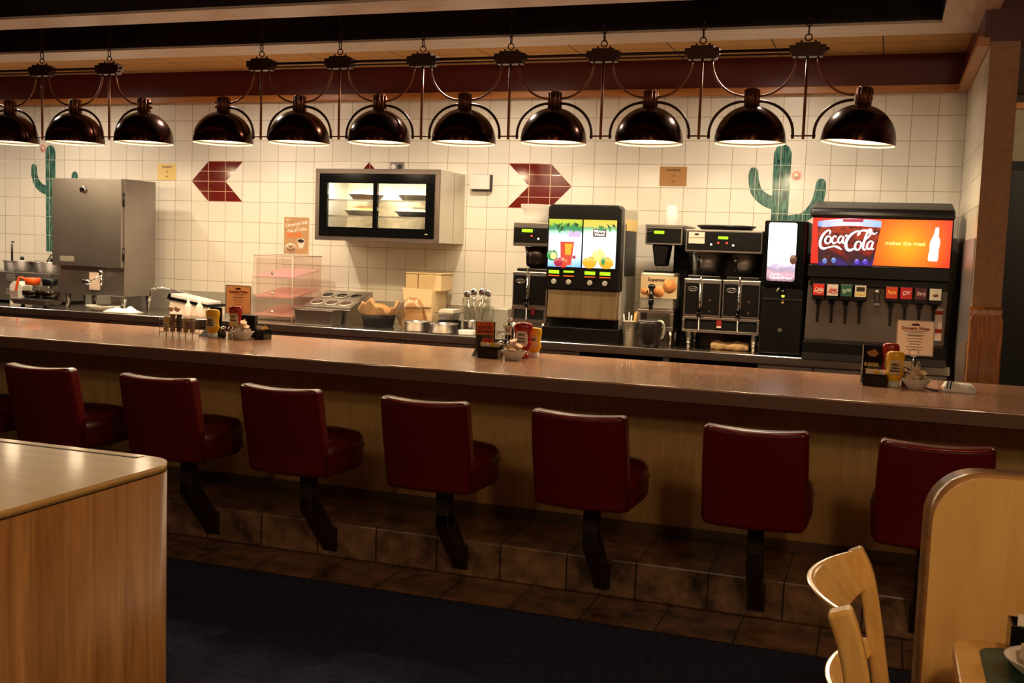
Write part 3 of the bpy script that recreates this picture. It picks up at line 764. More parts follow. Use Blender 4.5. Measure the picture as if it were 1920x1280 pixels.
# ------------------------------------------------------------------ sink end: tap, order rack and squeeze bottles
t = thing('faucet', 'chrome gooseneck tap rising beside the milk dispenser', 'tap', (-5.40, -.10, CZ))
obj('base', MB().cyl((-5.36, -.10, CZ), (-5.36, -.10, .93), .022, n=14), 'chrome', t)
obj('spout', MB().tube(smoothpts([(-5.36, -.10, .93), (-5.38, -.13, 1.0), (-5.44, -.22, 1.035), (-5.50, -.30, 1.058), (-5.545, -.34, 1.058), (-5.575, -.36, 1.04), (-5.58, -.365, .99)], 6), .011, 10), 'chrome', t)
t = thing('condiment_bin', 'white box with slanted black lid and white cap strip by the sink', 'bin', (-5.15, -.42, CZ))
obj('body', MB().prism([(-5.32, CZ), (-4.985, CZ), (-4.985, .945), (-5.30, .985), (-5.32, .985)], 'XZ', -.48, -.28), 'paper', t, bevel=.003)
obj('lid', MB().prism([(-5.32, .987), (-4.985, .947), (-4.985, .965), (-5.32, 1.008)], 'XZ', -.49, -.27), 'black', t)
obj('cap_strip', MB().prism([(-5.30, 1.009), (-4.985, .967), (-4.983, .985), (-5.298, 1.034)], 'XZ', -.495, -.33), 'white', t, bevel=.003)
obj('lid_end', MB().prism([(-5.335, .995), (-5.31, .993), (-5.302, 1.03), (-5.318, 1.034)], 'XZ', -.494, -.29), 'black', t)
for k, x in enumerate((-5.10, -5.005)):
    t = thing('squeeze_bottle', ('left' if k == 0 else 'right')+'-hand white cone-tip squeeze bottle before the slanted white box', 'bottle', (x, -.56, CZ), 'squeeze bottles')
    obj('bottle', MB().lathe([(.0001, 0), (.026, 0), (.028, .01), (.028, .06), (.022, .07)], (x, -.56, CZ), 16), 'pinkpaper', t)
    obj('nozzle', MB().lathe([(.026, .068), (.024, .08), (.012, .095), (.004, .128), (.0001, .128)], (x, -.56, CZ), 14), 'white', t)

# ------------------------------------------------------------------ acrylic cake case
t = thing('cake_case', 'clear acrylic three-tier cake case with sloping pink trays', 'display case', (-4.45, -.33, CZ))
cx0, cx1, y0, y1, zt = -4.61, -4.285, -.50, -.10, 1.34
th = .005
for nm, b in (('side_pane', (cx0, cx0+th, y0, y1, CZ, zt)), ('side_pane', (cx1-th, cx1, y0, y1, CZ, zt)), ('top_pane', (cx0, cx1, y0, y1, zt-th, zt)), ('back_pane', (cx0, cx1, y1-th, y1, CZ, zt)), ('front_pane', (cx0+.03, cx1-.01, y0, y0+th, CZ, zt-.02))):
    obj(nm, MB().box(*b), 'acrylic', t)
for a, b in (((cx0, y0), (cx0, y1)), ((cx1, y0), (cx1, y1)), ((cx0, y0), (cx1, y0))):
    obj('top_edge', MB().cyl((a[0], a[1], zt), (b[0], b[1], zt), .0035, n=6), 'acryl_edge', t)
for x in (cx0, cx1): obj('front_edge', MB().cyl((x, y0, CZ), (x, y0, zt), .0035, n=6), 'acryl_edge', t)
obj('base', MB().box(cx0-.01, cx1+.01, y0-.01, y1, CZ, CZ+.012), 'acrylic', t)
for z, m in ((.915, 'pink'), (1.045, 'pink'), (1.185, 'lilac')):
    tr = MB().prism([(y0+.01, z), (y1-.01, z+.055), (y1-.01, z+.06), (y0+.01, z+.008)], 'YZ', cx0+.012, cx1-.012)
    sh = obj('tray', tr, m, t)
    obj('shelf_pane', MB().prism([(y0+.006, z-.006), (y1-.006, z+.049), (y1-.006, z+.052), (y0+.006, z-.003)], 'YZ', cx0+.006, cx1-.006), 'acrylic', sh)
    obj('pull_knob', MB().ball((-4.44, y0-.008, z+.03), .012), 'chrome', sh)

# ------------------------------------------------------------------ topping station
t = thing('topping_station', 'stainless topping station with six round wells in a sloping top', 'food station', (-4.03, -.30, CZ))
sx0, sx1 = -4.225, -3.852
obj('body', MB().prism([(-.47, CZ), (-.12, CZ), (-.12, 1.10), (-.46, 1.0), (-.46, .985), (-.47, .985)], 'YZ', sx0, sx1), 'steel', t, bevel=.003)
sl = .1/.34; ca = math.cos(math.atan(sl)); nrm = Vector((0, -sl, 1)).normalized()
for j in range(2):
    for i in range(3):
        y = -.385+j*.15; x = sx0+.075+i*.112; z = 1.0+(y+.46)*sl
        r = obj('well_ring', MB().lathe([(.042, 0), (.05, 0), (.05, .006), (.042, .006)], Vector((x, y, z))+nrm*.0005, 22, nrm), 'steel_l', t)
        obj('well', MB().lathe([(.042, .004), (.041, .002), (.0001, .0015)], Vector((x, y, z))+nrm*.001, 22, nrm), 'coffee' if j else 'choc', r)
t = thing('steel_pan', 'deep rectangular steel pan in front of the topping station', 'pan', (-4.04, -.57, CZ))
def hotel_pan(t, x0, x1, y0, y1, z0, z1, m='steel'):
    mb = MB(); i = .018
    mb.prism([(x0+i, z0), (x1-i, z0), (x1-.006, z1-.004), (x0+.006, z1-.004)], 'XZ', y0+i, y1-i)
    obj('basin', mb, m, t, bevel=.006)
    obj('rim', MB().frame(x0-.008, x1+.008, 0, 1, 0, 1, .001) if 0 else MB().box(x0-.008, x1+.008, y0-.002, y0+.012, z1-.004, z1).box(x0-.008, x1+.008, y1-.012, y1+.002, z1-.004, z1).box(x0-.008, x0+.008, y0, y1, z1-.004, z1).box(x1-.008, x1+.008, y0, y1, z1-.004, z1), m, t)
hotel_pan(t, -4.19, -3.88, -.66, -.48, CZ, .992)

# ------------------------------------------------------------------ basket, take-out boxes and bag
t = thing('bread_basket', 'round black basket lined with brown paper on the worktop', 'basket', (-3.655, -.42, CZ))
obj('bowl', MB().lathe([(.0001, 0), (.10, 0), (.112, .05), (.117, .085), (.11, .085), (.10, .02), (.0001, .02)], (-3.655, -.42, CZ), 28), 'blackm', t)
mb = MB(); n = 40; vs_ = []
for r, z in ((.10, .05), (.11, .088), (.132, .135), (.138, .15), (.13, .15), (.10, .09), (.085, .05)):
    for k in range(n):
        a = 2*PI*k/n; q = 1+.05*math.sin(7*a)+.03*math.sin(13*a+1); e = (.03*math.sin(3*a+.4)+.016*math.sin(11*a)) if z > .1 else 0
        vs_.append((-3.655+r*q*math.cos(a), -.42+r*q*math.sin(a), CZ+z+e))
fs = [(i*n+k, i*n+(k+1) % n, (i+1)*n+(k+1) % n, (i+1)*n+k) for i in range(6) for k in range(n)]
mb.add(vs_, fs, True); obj('paper_liner', mb, 'kraft', t)
obj('bread', MB().ball((-3.655, -.42, CZ+.10), .09, .09, .06), 'piecrust', t)
for nm, lb, b in (('takeout_box', 'open cream take-out box at the bottom of the stack, flap hanging down', (-3.50, -3.29, -.345, -.10, CZ, 1.135)), ('takeout_box', 'upper left cream take-out box against the tiled wall', (-3.515, -3.425, -.30, -.08, 1.136, 1.25)), ('takeout_box', 'upper right cream take-out box against the tiled wall', (-3.42, -3.25, -.30, -.08, 1.136, 1.25))):
    t = thing(nm, lb, 'box', ((b[0]+b[1])/2, (b[2]+b[3])/2, b[4]), 'cream take-out boxes')
    obj('body', MB().box(*b), 'cream', t, bevel=.006)
    if b[4] < .9:
        obj('flap', MB().prism([(b[0]+.01, 1.02), (b[1]-.005, 1.03), (b[1]+.005, 1.148), (b[0]-.01, 1.155)], 'XZ', b[2]-.012, b[2]-.006), 'cream', t)
    else: obj('lid', MB().box(b[0]-.004, b[1]+.004, b[2]-.004, b[3], b[5]+.0005, b[5]+.01), 'cream', t, bevel=.003)
mb = MB(); n = 18; vs_ = []
for z, r in ((0, .085), (.03, .11), (.08, .115), (.14, .10), (.19, .07), (.21, .03)):
    for k in range(n):
        a = 2*PI*k/n; q = 1+.12*math.sin(5*a+z*30)+.08*math.sin(9*a+2)
        vs_.append((-3.405+.86*r*q*math.cos(a), -.42+.45*r*q*math.sin(a), CZ+.002+z))
mb.add(vs_, [(i*n+k, i*n+(k+1) % n, (i+1)*n+(k+1) % n, (i+1)*n+k) for i in range(5) for k in range(n)]+[tuple(range(n-1, -1, -1)), tuple(5*n+k for k in range(n))], True)
single('plastic_bag', mb, 'bag', 'crumpled see-through plastic bag in front of the take-out boxes', 'bag')

# ------------------------------------------------------------------ steel bowls, napkin tray, pitcher
def bowl(x, y, r, h, label):
    t = thing('steel_bowl', label, 'bowl', (x, y, CZ), 'steel bowls at mid worktop')
    obj('bowl', MB().lathe([(.0001, 0), (r*.92, 0), (r, .006), (r, h-.004), (r+.008, h), (r+.008, h+.004), (r-.004, h+.003), (r-.006, .012), (.0001, .01)], (x, y, CZ), 28), 'steel', t)
    obj('contents', MB().lathe([(r-.008, .75*h), (r*.5, .82*h), (.0001, .8*h)], (x, y, CZ), 24), 'meringue', t)
bowl(-3.30, -.56, .085, .062, 'left round steel bowl before the take-out boxes')
bowl(-3.10, -.585, .088, .06, 'middle of the three steel bowls, at the worktop edge')
bowl(-2.945, -.48, .055, .082, 'small steel bowl at the foot of the clear pitcher')
t = thing('napkin_tray', 'dark tray piled with white napkins between the boxes and the pitcher', 'tray', (-3.155, -.33, CZ))
obj('stand', MB().box(-3.225, -3.11, -.40, -.26, CZ, .945), 'blackm', t)
hotel_pan(t, -3.235, -3.105, -.41, -.25, .946, 1.0)
for k in range(4): obj('napkin', MB().box(-3.225+.004*k, -3.115, -.395, -.262, 1.001+.0055*k, 1.0055+.0055*k), 'paper', t)
t = thing('clear_pitcher', 'tall clear plastic pitcher crammed with steel ladles', 'pitcher', (-3.0, -.30, CZ))
px_, py_ = -2.985, -.30
obj('body', MB().lathe([(.0001, 0), (.075, 0), (.078, .006), (.098, .22), (.102, .225), (.095, .225), (.072, .012), (.0001, .008)], (px_, py_, CZ), 28), 'glass', t)
obj('handle', MB().tube(smoothpts([(px_+.092, py_-.01, 1.06), (px_+.125, py_-.01, 1.04), (px_+.122, py_-.01, .97), (px_+.085, py_-.01, .94)], 5), .008, 8), 'glass', t)
for k, (dx, dz, a, lab) in enumerate(((-.06, .245, -.25, 'leftmost'), (-.02, .262, -.1, 'second'), (.03, .265, .12, 'third'), (.065, .255, .3, 'rightmost'))):
    l = thing('serving_spoon', lab+' steel spoon sticking up from the clear pitcher', 'spoon', (px_+dx*.4, py_, CZ+.02), 'spoons in the pitcher')
    obj('shaft', MB().cyl((px_+dx*.35, py_+.01*k-.02, CZ+.02), (px_+dx, py_+.015*k-.02, CZ+dz-.01), .005, n=8), 'chrome', l)
    obj('bowl', MB().ball((px_+dx*1.05, py_+.015*k-.02, CZ+dz), .024, .011, .032), 'chrome', l)
single('steel_canister', MB().box(-2.94, -2.79, -.20, -.05, CZ, 1.04), 'steel_l', 'square steel canister behind the clear pitcher', 'canister', bevel=.008)
single('plate_stack', MB().lathe([(.0001, 0), (.05, 0), (.06, .008), (.05, .008), (.06, .018), (.05, .018), (.06, .028), (.05, .03), (.0001, .03)], (-2.93, -.60, CZ), 24), 'white', 'small stack of white saucers just left of the brewer', 'plates')

# ------------------------------------------------------------------ wall things
t = thing('wall_poster', 'tan poster with cinnamon roll and coffee cup taped below the display cabinet', 'poster', (-4.557, -.004, 1.35))
obj('sheet', MB().box(-4.662, -4.452, -.004, -.0005, 1.349, 1.622), 'kraft', t)
obj('border', MB().frame(-4.668, -4.446, 1.343, 1.628, -.0035, -.0004, .006), 'paper', t)
text('Our', 'lettering', t, -4.628, -.005, 1.602, .02, 'paper', rot=.12)
text('Cinnamon Roll', 'lettering', t, -4.557, -.005, 1.572, .034, 'paper', width=.185, rot=.17, bold=.0008)
text('&', 'lettering', t, -4.55, -.005, 1.552, .02, 'paper')
text('Cup of Coffee', 'lettering', t, -4.55, -.005, 1.527, .032, 'paper', width=.165, rot=.14, bold=.0008)
text('$3.95', 'lettering', t, -4.575, -.005, 1.488, .05, 'inkorange', width=.13, bold=.0016)
obj('printed_cup', MB().lathe([(.0001, 0), (.03, 0), (.034, .001), (.034, .0015), (.0001, .0015)], (-4.515, -.006, 1.448), 24, (0, -1, 0), 1., .5), 'white', t)
obj('printed_coffee', MB().lathe([(.0001, 0), (.026, 0), (.026, .0015), (.0001, .0015)], (-4.515, -.0072, 1.449), 24, (0, -1, 0), 1., .45), 'coffee', t)
obj('printed_cup', MB().prism([(-4.549, 1.444), (-4.53, 1.392), (-4.50, 1.392), (-4.481, 1.444)], 'XZ', -.0058, -.004), 'pinkpaper', t)
for k, (r, m) in enumerate(((.05, 'pinkpaper'), (.04, 'piecrust'), (.032, 'pinkpaper'), (.02, 'piecrust'), (.011, 'white'))):
    obj('printed_roll', MB().lathe([(.0001, 0), (r, 0), (r, .0009), (.0001, .0009)], (-4.602, -.0048-.0006*k, 1.392+.006*k), 20, (0, -1, 0), 1., .72), m, t)
for (x0, x1, z0, z1, m, lb) in ((-5.80, -5.63, 1.884, 2.007, 'note', 'yellow notice taped above the milk dispenser'), (-1.838, -1.66, 1.891, 2.017, 'noteb', 'tan notice taped to the tiles above the foam cups')):
    t = thing('wall_notice', lb, 'notice', ((x0+x1)/2, -.003, z0), 'paper notices on the tiles')
    obj('sheet', MB().box(x0, x1, -.0025, -.0004, z0, z1), m, t)
    xm = (x0+x1)/2
    text('MAXIMUM', 'lettering', t, xm, -.003, z1-.024, .02, 'ink', width=.085)
    text('24', 'lettering', t, xm+.004, -.003, z1-.06, .015, 'ink'); text('100', 'lettering', t, xm, -.003, z1-.098, .015, 'ink')
single('wall_notice', MB().box(-7.45, -7.375, -.003, -.0004, 1.75, 1.90), 'noteb', 'tan paper on the tiles at the extreme left edge', 'notice')
t = thing('outlet_box', 'white electrical box joined to the display cabinet side', 'electrical box', (-3.09, -.02, 1.847))
obj('back_plate', MB().box(-3.155, -3.01, -.02, -.0005, 1.835, 1.95), 'charcoal', t, bevel=.003)
obj('cover', MB().box(-3.163, -3.02, -.045, -.021, 1.848, 1.946), 'white', t, bevel=.004)
t = thing('wall_outlet', 'grey wall outlet peeking above the display cabinet', 'outlet', (-3.743, -.01, 1.955))
obj('plate', MB().box(-3.797, -3.689, -.008, -.0005, 1.955, 2.034), 'steel_w', t, bevel=.002)
obj('socket', MB().cyl((-3.77, -.011, 2.0), (-3.77, -.008, 2.0), .018, n=16), 'white', t); obj('socket', MB().cyl((-3.72, -.011, 2.0), (-3.72, -.008, 2.0), .018, n=16), 'charcoal', t)

# ------------------------------------------------------------------ pie cabinet on the wall
t = thing('display_cabinet', 'stainless wall cabinet with lit glass doors showing pies', 'display cabinet', (-3.68, -.23, 1.465))
a0, a1, b0, b1 = -4.147, -3.215, 1.465, 1.95
mb = MB().box(a0, a1, -.435, -.002, b1-.02, b1).box(a0, a1, -.435, -.002, b0, b0+.02).box(a0, a0+.02, -.435, -.002, b0+.02, b1-.02).box(a0, a0+.02, -.435, -.002, b0+.02, b1-.02)
obj('roof', MB().box(a0, a1, -.435, -.002, b1-.025, b1), 'steel_l', t)
obj('bottom', MB().box(a0, a1, -.435, -.002, b0, b0+.025), 'steel_l', t)
obj('side', MB().box(a0, a0+.02, -.435, -.002, b0+.025, b1-.025), 'steel_l', t)
sd = obj('side', MB().box(a1-.02, a1, -.435, -.002, b0+.025, b1-.025), 'steel_l', t)
obj('side_seam', MB().box(a1, a1+.002, -.2, -.197, b0+.01, b1-.01), 'steel_w', sd)
obj('inner_back', MB().box(a0+.02, a1-.02, -.02, -.012, b0+.025, b1-.025), 'meringue', t)
obj('face_frame', MB().frame(a0, a1, b0-.005, b1, -.45, -.435, .034), 'steel_dk', t, bevel=.002)
obj('black_frame', MB().frame(a0+.034, a1-.034, b0+.025, b1-.034, -.456, -.434, .064), 'blackg', t, bevel=.003)
obj('mullion', MB().box(-3.70, -3.668, -.458, -.434, b0+.08, b1-.09), 'blackg', t)
for xa, xb in ((-4.05, -3.70), (-3.668, -3.312)): obj('glass_door', MB().box(xa, xb, -.446, -.442, b0+.085, b1-.095), 'glass', t)
obj('door_handle', MB().box(-4.10, -4.06, -.462, -.456, b0+.045, b0+.053), 'chrome', t)
obj('maker_badge', MB().box(-3.312, -3.29, -.4575, -.456, b0+.051, b0+.058), 'steel_l', t)
obj('light_tube', MB().cyl((a0+.06, -.40, b1-.045), (a1-.06, -.40, b1-.045), .012, n=10), 'tube', t)
for z in (1.625, 1.735): obj('wire_shelf', MB().box(a0+.02, a1-.02, -.42, -.03, z, z+.006), 'acrylic', t); obj('shelf_edge', MB().box(a0+.02, a1-.02, -.425, -.42, z-.002, z+.009), 'steel_l', t)
pl = bpy.data.lights.new('cabinet_light', 'AREA'); pl.shape = 'RECTANGLE'; pl.size = .8; pl.size_y = .05; pl.energy = 26; pl.color = (.86, .94, 1.)
po = bpy.data.objects.new('cabinet_light', pl); COL.objects.link(po); po.parent = t; po.location = Vector((-3.68, -.36, 1.908))-t.location
pies = [(-3.87, 1.745, .12, 'meringue', 'left pie on the top shelf of the lit cabinet'), (-3.48, 1.745, .13, 'piecrust', 'right pie on the top shelf of the lit cabinet'),
        (-3.90, 1.6325, .12, 'piecrust', 'left pie on the middle shelf of the lit cabinet'), (-3.50, 1.6325, .13, 'meringue', 'right pie on the middle shelf of the lit cabinet'),
        (-3.88, 1.491, .11, 'meringue', 'left pie on the cabinet floor'), (-3.635, 1.491, .083, 'choc', 'dark pie on the cabinet floor by the mullion'), (-3.42, 1.491, .10, 'choc', 'right dark pie on the cabinet floor')]
for x, z, r, m, lb in pies:
    p = thing('pie', lb, 'pie', (x, -.22, z), 'pies in the lit cabinet')
    obj('pie_tin', MB().lathe([(.0001, 0), (r*.75, 0), (r, .036), (r+.012, .04), (r-.004, .038), (.0001, .03)], (x, -.22, z+.0005), 24), 'pan', p)
    k = [(r-.004, .038), (r*.85, .052), (r*.5, .068), (.0001, .074)] if m != 'choc' else [(r-.004, .038), (r*.9, .048), (.0001, .05)]
    obj('filling', MB().lathe(k, (x, -.22, z+.0005), 24), m, p)
# ------------------------------------------------------------------ brewers and dispensers
def lcd(t, x0, x1, z0, z1, y, m='lcd', name='green_display'):
    return obj(name, MB().box(x0, x1, y-.002, y+.002, z0, z1), m, t)
def led(t, x, z, y, m): return obj('indicator_light', MB().cyl((x, y-.003, z), (x, y, z), .006, n=10), m, t)
def server(t, x0, x1, y0, y1, z0, z1, name='coffee_server'):
    """insulated coffee server: steel corners, black panels, tap and sight tube"""
    s = obj(name, MB().box(x0, x1, y0, y1, z0, z1), 'steel', t, bevel=.006)
    xm = x0+(x1-x0)*.45
    obj('front_panel', MB().box(x0+.01, xm-.008, y0-.006, y0, z0+.012, z1-.022), 'black', s, bevel=.003)
    obj('front_panel', MB().box(xm+.012, x1-.01, y0-.006, y0, z0+.012, z1-.022), 'black', s, bevel=.003)
    bx = x0+.055; bz = z1-.062
    obj('badge', MB().tube([(bx+.028*math.cos(2*PI*k/16), y0-.008, bz+.013*math.sin(2*PI*k/16)) for k in range(16)], .0022, 6, True).box(bx-.018, bx+.018, y0-.009, y0-.006, bz-.003, bz+.003), 'steel_w', s)
    obj('sight_tube', MB().cyl((xm, y0-.012, z0-.08), (xm, y0-.012, z1+.018), .006, n=8), 'chrome', s)
    obj('tap', MB().cyl((xm, y0-.03, z0-.005), (xm, y0-.03, z0+.04), .012, n=10).cyl((xm, y0-.03, z0+.04), (xm, y0, z0+.06), .01, n=8).box(xm-.016, xm+.016, y0-.05, y0-.02, z0+.04, z0+.052), 'blackg', s)
    for q in (.33, .62): obj('screw', MB().cyl((x1-.065, y0-.01, z0+(z1-z0)*q-.04), (x1-.065, y0-.006, z0+(z1-z0)*q-.04), .007, n=10), 'chrome', s)
    obj('lid', MB().box(x0+.015, x1-.015, y0+.03, y1-.02, z1, z1+.02), 'black', s, bevel=.006)
    return s
def brew_basket(t, x, y, zt, h, r, m):
    b = obj('brew_basket', MB().lathe([(.0001, -h), (r*.62, -h), (r, 0), (r*.95, 0)], (x, y, zt), 24), m, t)
    obj('basket_handle', MB().tube(smoothpts([(x-r*.45, y-r*.9, zt-.025), (x-r*.45, y-r*1.15, zt-.04), (x-r*.42, y-r*1.1, zt-h*.8), (x-r*.4, y-r*.75, zt-h*.85)], 5), .009, 8), 'blackg', b)
    return b
# single brewer
t = thing('coffee_brewer', 'narrow single coffee brewer left of the juice dispenser, filters on top', 'coffee brewer', (-2.53, -.36, CZ))
obj('hood', MB().box(-2.635, -2.392, -.60, -.12, 1.465, 1.615), 'steel', t, bevel=.005)
obj('control_panel', MB().box(-2.63, -2.396, -.606, -.60, 1.487, 1.583), 'black', t, bevel=.003)
lcd(t, -2.575, -2.505, 1.552, 1.572, -.607); led(t, -2.51, 1.53, -.606, 'ledr'); led(t, -2.465, 1.513, -.606, 'ledw')
obj('column', MB().box(-2.62, -2.395, -.26, -.12, CZ, 1.465), 'steel_w', t)
brew_basket(t, -2.50, -.47, 1.463, .14, .095, 'darksteel')
server(t, -2.632, -2.40, -.59, -.30, 1.082, 1.305)
obj('stand', MB().frame(-2.632, -2.40, .985, 1.082, -.59, -.30, .018), 'steel', t)
obj('drip_recess', MB().box(-2.61, -2.42, -.585, -.57, 1.0, 1.065), 'blackm', t)
obj('tag', MB().box(-2.50, -2.475, -.598, -.592, 1.03, 1.075), 'red', t)
for x, y in ((-2.615, -.57), (-2.42, -.57), (-2.42, -.33), (-2.615, -.33)):
    obj('leg', MB().cyl((x, y, CZ), (x, y, .985), .014, .018, n=10), 'steel', t)
def filter_stack(x, y, z, label):
    mb = MB(); n = 48; vs_ = []; rows = [(.0001, 0), (.066, 0), (.07, .03), (.075, .06), (.085, .085), (.098, .10), (.094, .115), (.1, .118), (.09, .11), (.06, .105), (.0001, .10)]
    for i, (r, zz) in enumerate(rows):
        for k in range(n):
            q = 1+(.05*math.cos(k*PI) if 3 < i < 9 else .01*math.cos(k*PI)); a = 2*PI*k/n
            vs_.append((x+r*q*math.cos(a), y+r*q*math.sin(a), z+zz))
    mb.add(vs_, [(i*n+k, i*n+(k+1) % n, (i+1)*n+(k+1) % n, (i+1)*n+k) for i in range(len(rows)-1) for k in range(n)], True)
    return single('coffee_filters', mb, 'foamw', label, 'coffee filters', 'stacks of paper coffee filters')
filter_stack(-2.545, -.42, 1.6155, 'left stack of fluted white coffee filters on the single brewer')
filter_stack(-2.48, -.215, 1.6155, 'right stack of fluted white coffee filters, half behind the juice dispenser')

# juice dispenser
M['apron'] = mat('warm_brushed_steel', (190, 160, 120), .3, .95, var=.22, vscale=5, stretch=(6, 1, .4))
t = thing('juice_dispenser', 'black juice dispenser with two glowing fruit panels', 'juice dispenser', (-2.15, -.45, CZ))
J0, J1, JY = -2.385, -1.918, -.68
obj('body', MB().box(J0+.03, J1, -.60, -.22, CZ, 1.71), 'steel_l', t, bevel=.01)
obj('head', MB().prism([(J0, 1.205), (J1, 1.205), (J1-.002, 1.71), (J1-.02, 1.728), (J0+.02, 1.728), (J0+.002, 1.71)], 'XZ', JY, -.58), 'black', t, bevel=.008)
obj('side_window', MB().box(J1-.001, J1+.004, -.56, -.28, 1.30, 1.62), 'charcoal', t)
obj('side_label', MB().box(J1-.001, J1+.005, -.56, -.26, 1.58, 1.65), 'note', t)
ju = [(0, (120, 190, 255)), (.12, (190, 224, 255)), (.3, (250, 252, 255)), (.62, (255, 255, 255)), (.72, (190, 236, 214)), (.78, (70, 150, 110)), (.84, (60, 140, 70)), (.9, (180, 205, 60)), (1, (206, 205, 60))]
M['juice_l'] = grad_emis('juice_print_left', ju, 1.25, 'Z', 1.345, 1.637, .10, 26)
M['juice_r'] = grad_emis('juice_print_right', [(0, (226, 242, 255)), (.3, (255, 255, 255)), (.7, (255, 255, 252)), (.78, (190, 232, 190)), (.83, (110, 176, 110)), (.88, (236, 200, 90)), (1, (226, 196, 60))], 1.3, 'Z', 1.345, 1.637, .10, 26)
pl_ = obj('lit_panel', MB().box(-2.372, -2.162, JY-.006, JY-.001, 1.345, 1.637), 'juice_l', t)
pr_ = obj('lit_panel', MB().box(-2.152, -1.945, JY-.006, JY-.001, 1.345, 1.637), 'juice_r', t)
M['e_red'] = emis('lit_print_red', (232, 74, 52), 1.1); M['e_or'] = emis('lit_print_orange', (255, 178, 40), 1.2); M['e_grn'] = emis('lit_print_green', (60, 160, 90), 1.0)
M['e_mag'] = emis('lit_print_magenta', (196, 40, 70), 1.0); M['e_yel'] = emis('lit_print_yellow', (255, 236, 130), 1.25); M['e_brn'] = emis('lit_print_brown', (120, 70, 52), .9); M['e_wht'] = emis('lit_print_white', (255, 255, 255), 1.5); M['e_lil'] = emis('lit_print_lilac', (226, 196, 236), 1.1)
def disc(p, x, z, r, m, y, sz=1., nm='printed_fruit'):
    return obj(nm, MB().lathe([(.0001, 0), (r, 0), (r, .0008), (.0001, .0008)], (x, y, z), 24, (0, -1, 0), 1., sz), m, p)
yy = JY-.0063
obj('printed_glass', MB().prism([(-2.288, 1.358), (-2.222, 1.358), (-2.208, 1.50), (-2.296, 1.50)], 'XZ', yy-.0008, yy), 'e_red', pl_)
obj('printed_glass', MB().prism([(-2.262, 1.42), (-2.228, 1.42), (-2.218, 1.488), (-2.266, 1.488)], 'XZ', yy-.0016, yy-.0008), 'e_or', pl_)
disc(pl_, -2.345, 1.415, .034, 'e_grn', yy-.001); disc(pl_, -2.337, 1.41, .02, 'e_yel', yy-.002); disc(pl_, -2.305, 1.374, .028, 'e_mag', yy-.002); disc(pl_, -2.272, 1.37, .03, 'e_red', yy-.001); disc(pl_, -2.205, 1.408, .011, 'e_mag', yy-.001)
rnd = random.Random(5)
def leaves(p, x0, x1, z, n):
    for k in range(n):
        x = x0+(x1-x0)*(k+.5)/n; l = rnd.uniform(.025, .06); a = rnd.uniform(-.9, .9); w_ = rnd.uniform(.007, .011)
        dx, dz = math.sin(a), -math.cos(a); zz = z+rnd.uniform(-.006, .012)
        pts = [(x, zz), (x+dx*l*.5+dz*w_, zz+dz*l*.5-dx*w_), (x+dx*l, zz+dz*l), (x+dx*l*.5-dz*w_, zz+dz*l*.5+dx*w_)]
        yk = yy-.0006-.00005*k
        obj('printed_leaf', MB().prism(pts, 'XZ', yk-.0003, yk), ('e_grn', 'e_dgr')[k % 2], p)
M['e_dgr'] = emis('lit_print_dark_green', (24, 92, 44), .8)
leaves(pl_, -2.352, -2.175, 1.607, 12); leaves(pr_, -2.062, -1.965, 1.607, 6)
obj('printed_tag', MB().box(-2.245, -2.17, yy-.0008, yy, 1.53, 1.565), 'e_lil', pl_)
disc(pr_, -2.105, 1.378, .045, 'e_or', yy-.001, .8); disc(pr_, -2.0, 1.378, .045, 'e_or', yy-.001, .8); disc(pr_, -2.05, 1.42, .042, 'e_yel', yy-.0005); disc(pr_, -2.02, 1.388, .012, 'e_grn', yy-.002, 2.)
obj('printed_tag', MB().box(-2.09, -2.008, yy-.0008, yy, 1.535, 1.582), 'e_brn', pr_)
text('Minute', 'lettering', pr_, -2.049, yy-.001, 1.569, .022, 'e_wht', width=.07, bold=.0005); text('Maid', 'lettering', pr_, -2.049, yy-.001, 1.549, .022, 'e_wht', width=.06, bold=.0005)
for k, x in enumerate((-2.33, -2.235, -2.10, -2.005)):
    b = obj('flavour_button', MB().box(x-.035, x+.035, JY-.006, JY-.0005, 1.275, 1.333), 'black', t)
    lcd(b, x-.033, x+.033, 1.303+(.008 if k == 1 else 0), 1.323, JY-.007)
    obj('name_strip', MB().box(x-.035, x+.035, JY-.0075, JY-.006, 1.287, 1.293), 'inkorange', b)
    obj('push_button', MB().cyl((x, JY-.012, 1.253), (x, JY, 1.253), .014, .018, n=14), 'steel_l', b)
obj('steel_apron', MB().prism([(-.648, 1.206), (-.56, 1.206), (-.56, 1.03), (-.668, 1.03), (-.668, 1.04)], 'YZ', J0+.012, J1-.012), 'apron', t, bevel=.003)
obj('drip_tray', MB().box(J0-.01, J1+.01, -.69, -.45, CZ+.001, .975), 'black', t, bevel=.006); obj('splash_back', MB().box(J0+.01, J1-.01, -.605, -.60, .97, 1.03), 'blackm', t)

# iced tea brewer
t = thing('tea_brewer', 'black iced tea brewer over steel urn with orange fruit label', 'tea brewer', (-1.70, -.38, CZ))
obj('hood', MB().box(-1.795, -1.562, -.55, -.15, 1.50, 1.61), 'black', t, bevel=.006)
obj('hood_trim', MB().frame(-1.795, -1.568, 1.503, 1.608, -.556, -.55, .008), 'steel_w', t)
obj('hood_top', MB().box(-1.797, -1.56, -.555, -.15, 1.6105, 1.622), 'steel_w', t)
lcd(t, -1.742, -1.68, 1.567, 1.585, -.557)
obj('badge', MB().tube([(-1.77+.018*math.cos(2*PI*k/14), -.557, 1.585+.008*math.sin(2*PI*k/14)) for k in range(14)], .0015, 5, True), 'steel_w', t)
obj('brew_funnel', MB().prism([(-1.755, 1.50), (-1.648, 1.50), (-1.668, 1.37), (-1.735, 1.37)], 'XZ', -.54, -.42), 'black', t, bevel=.01)
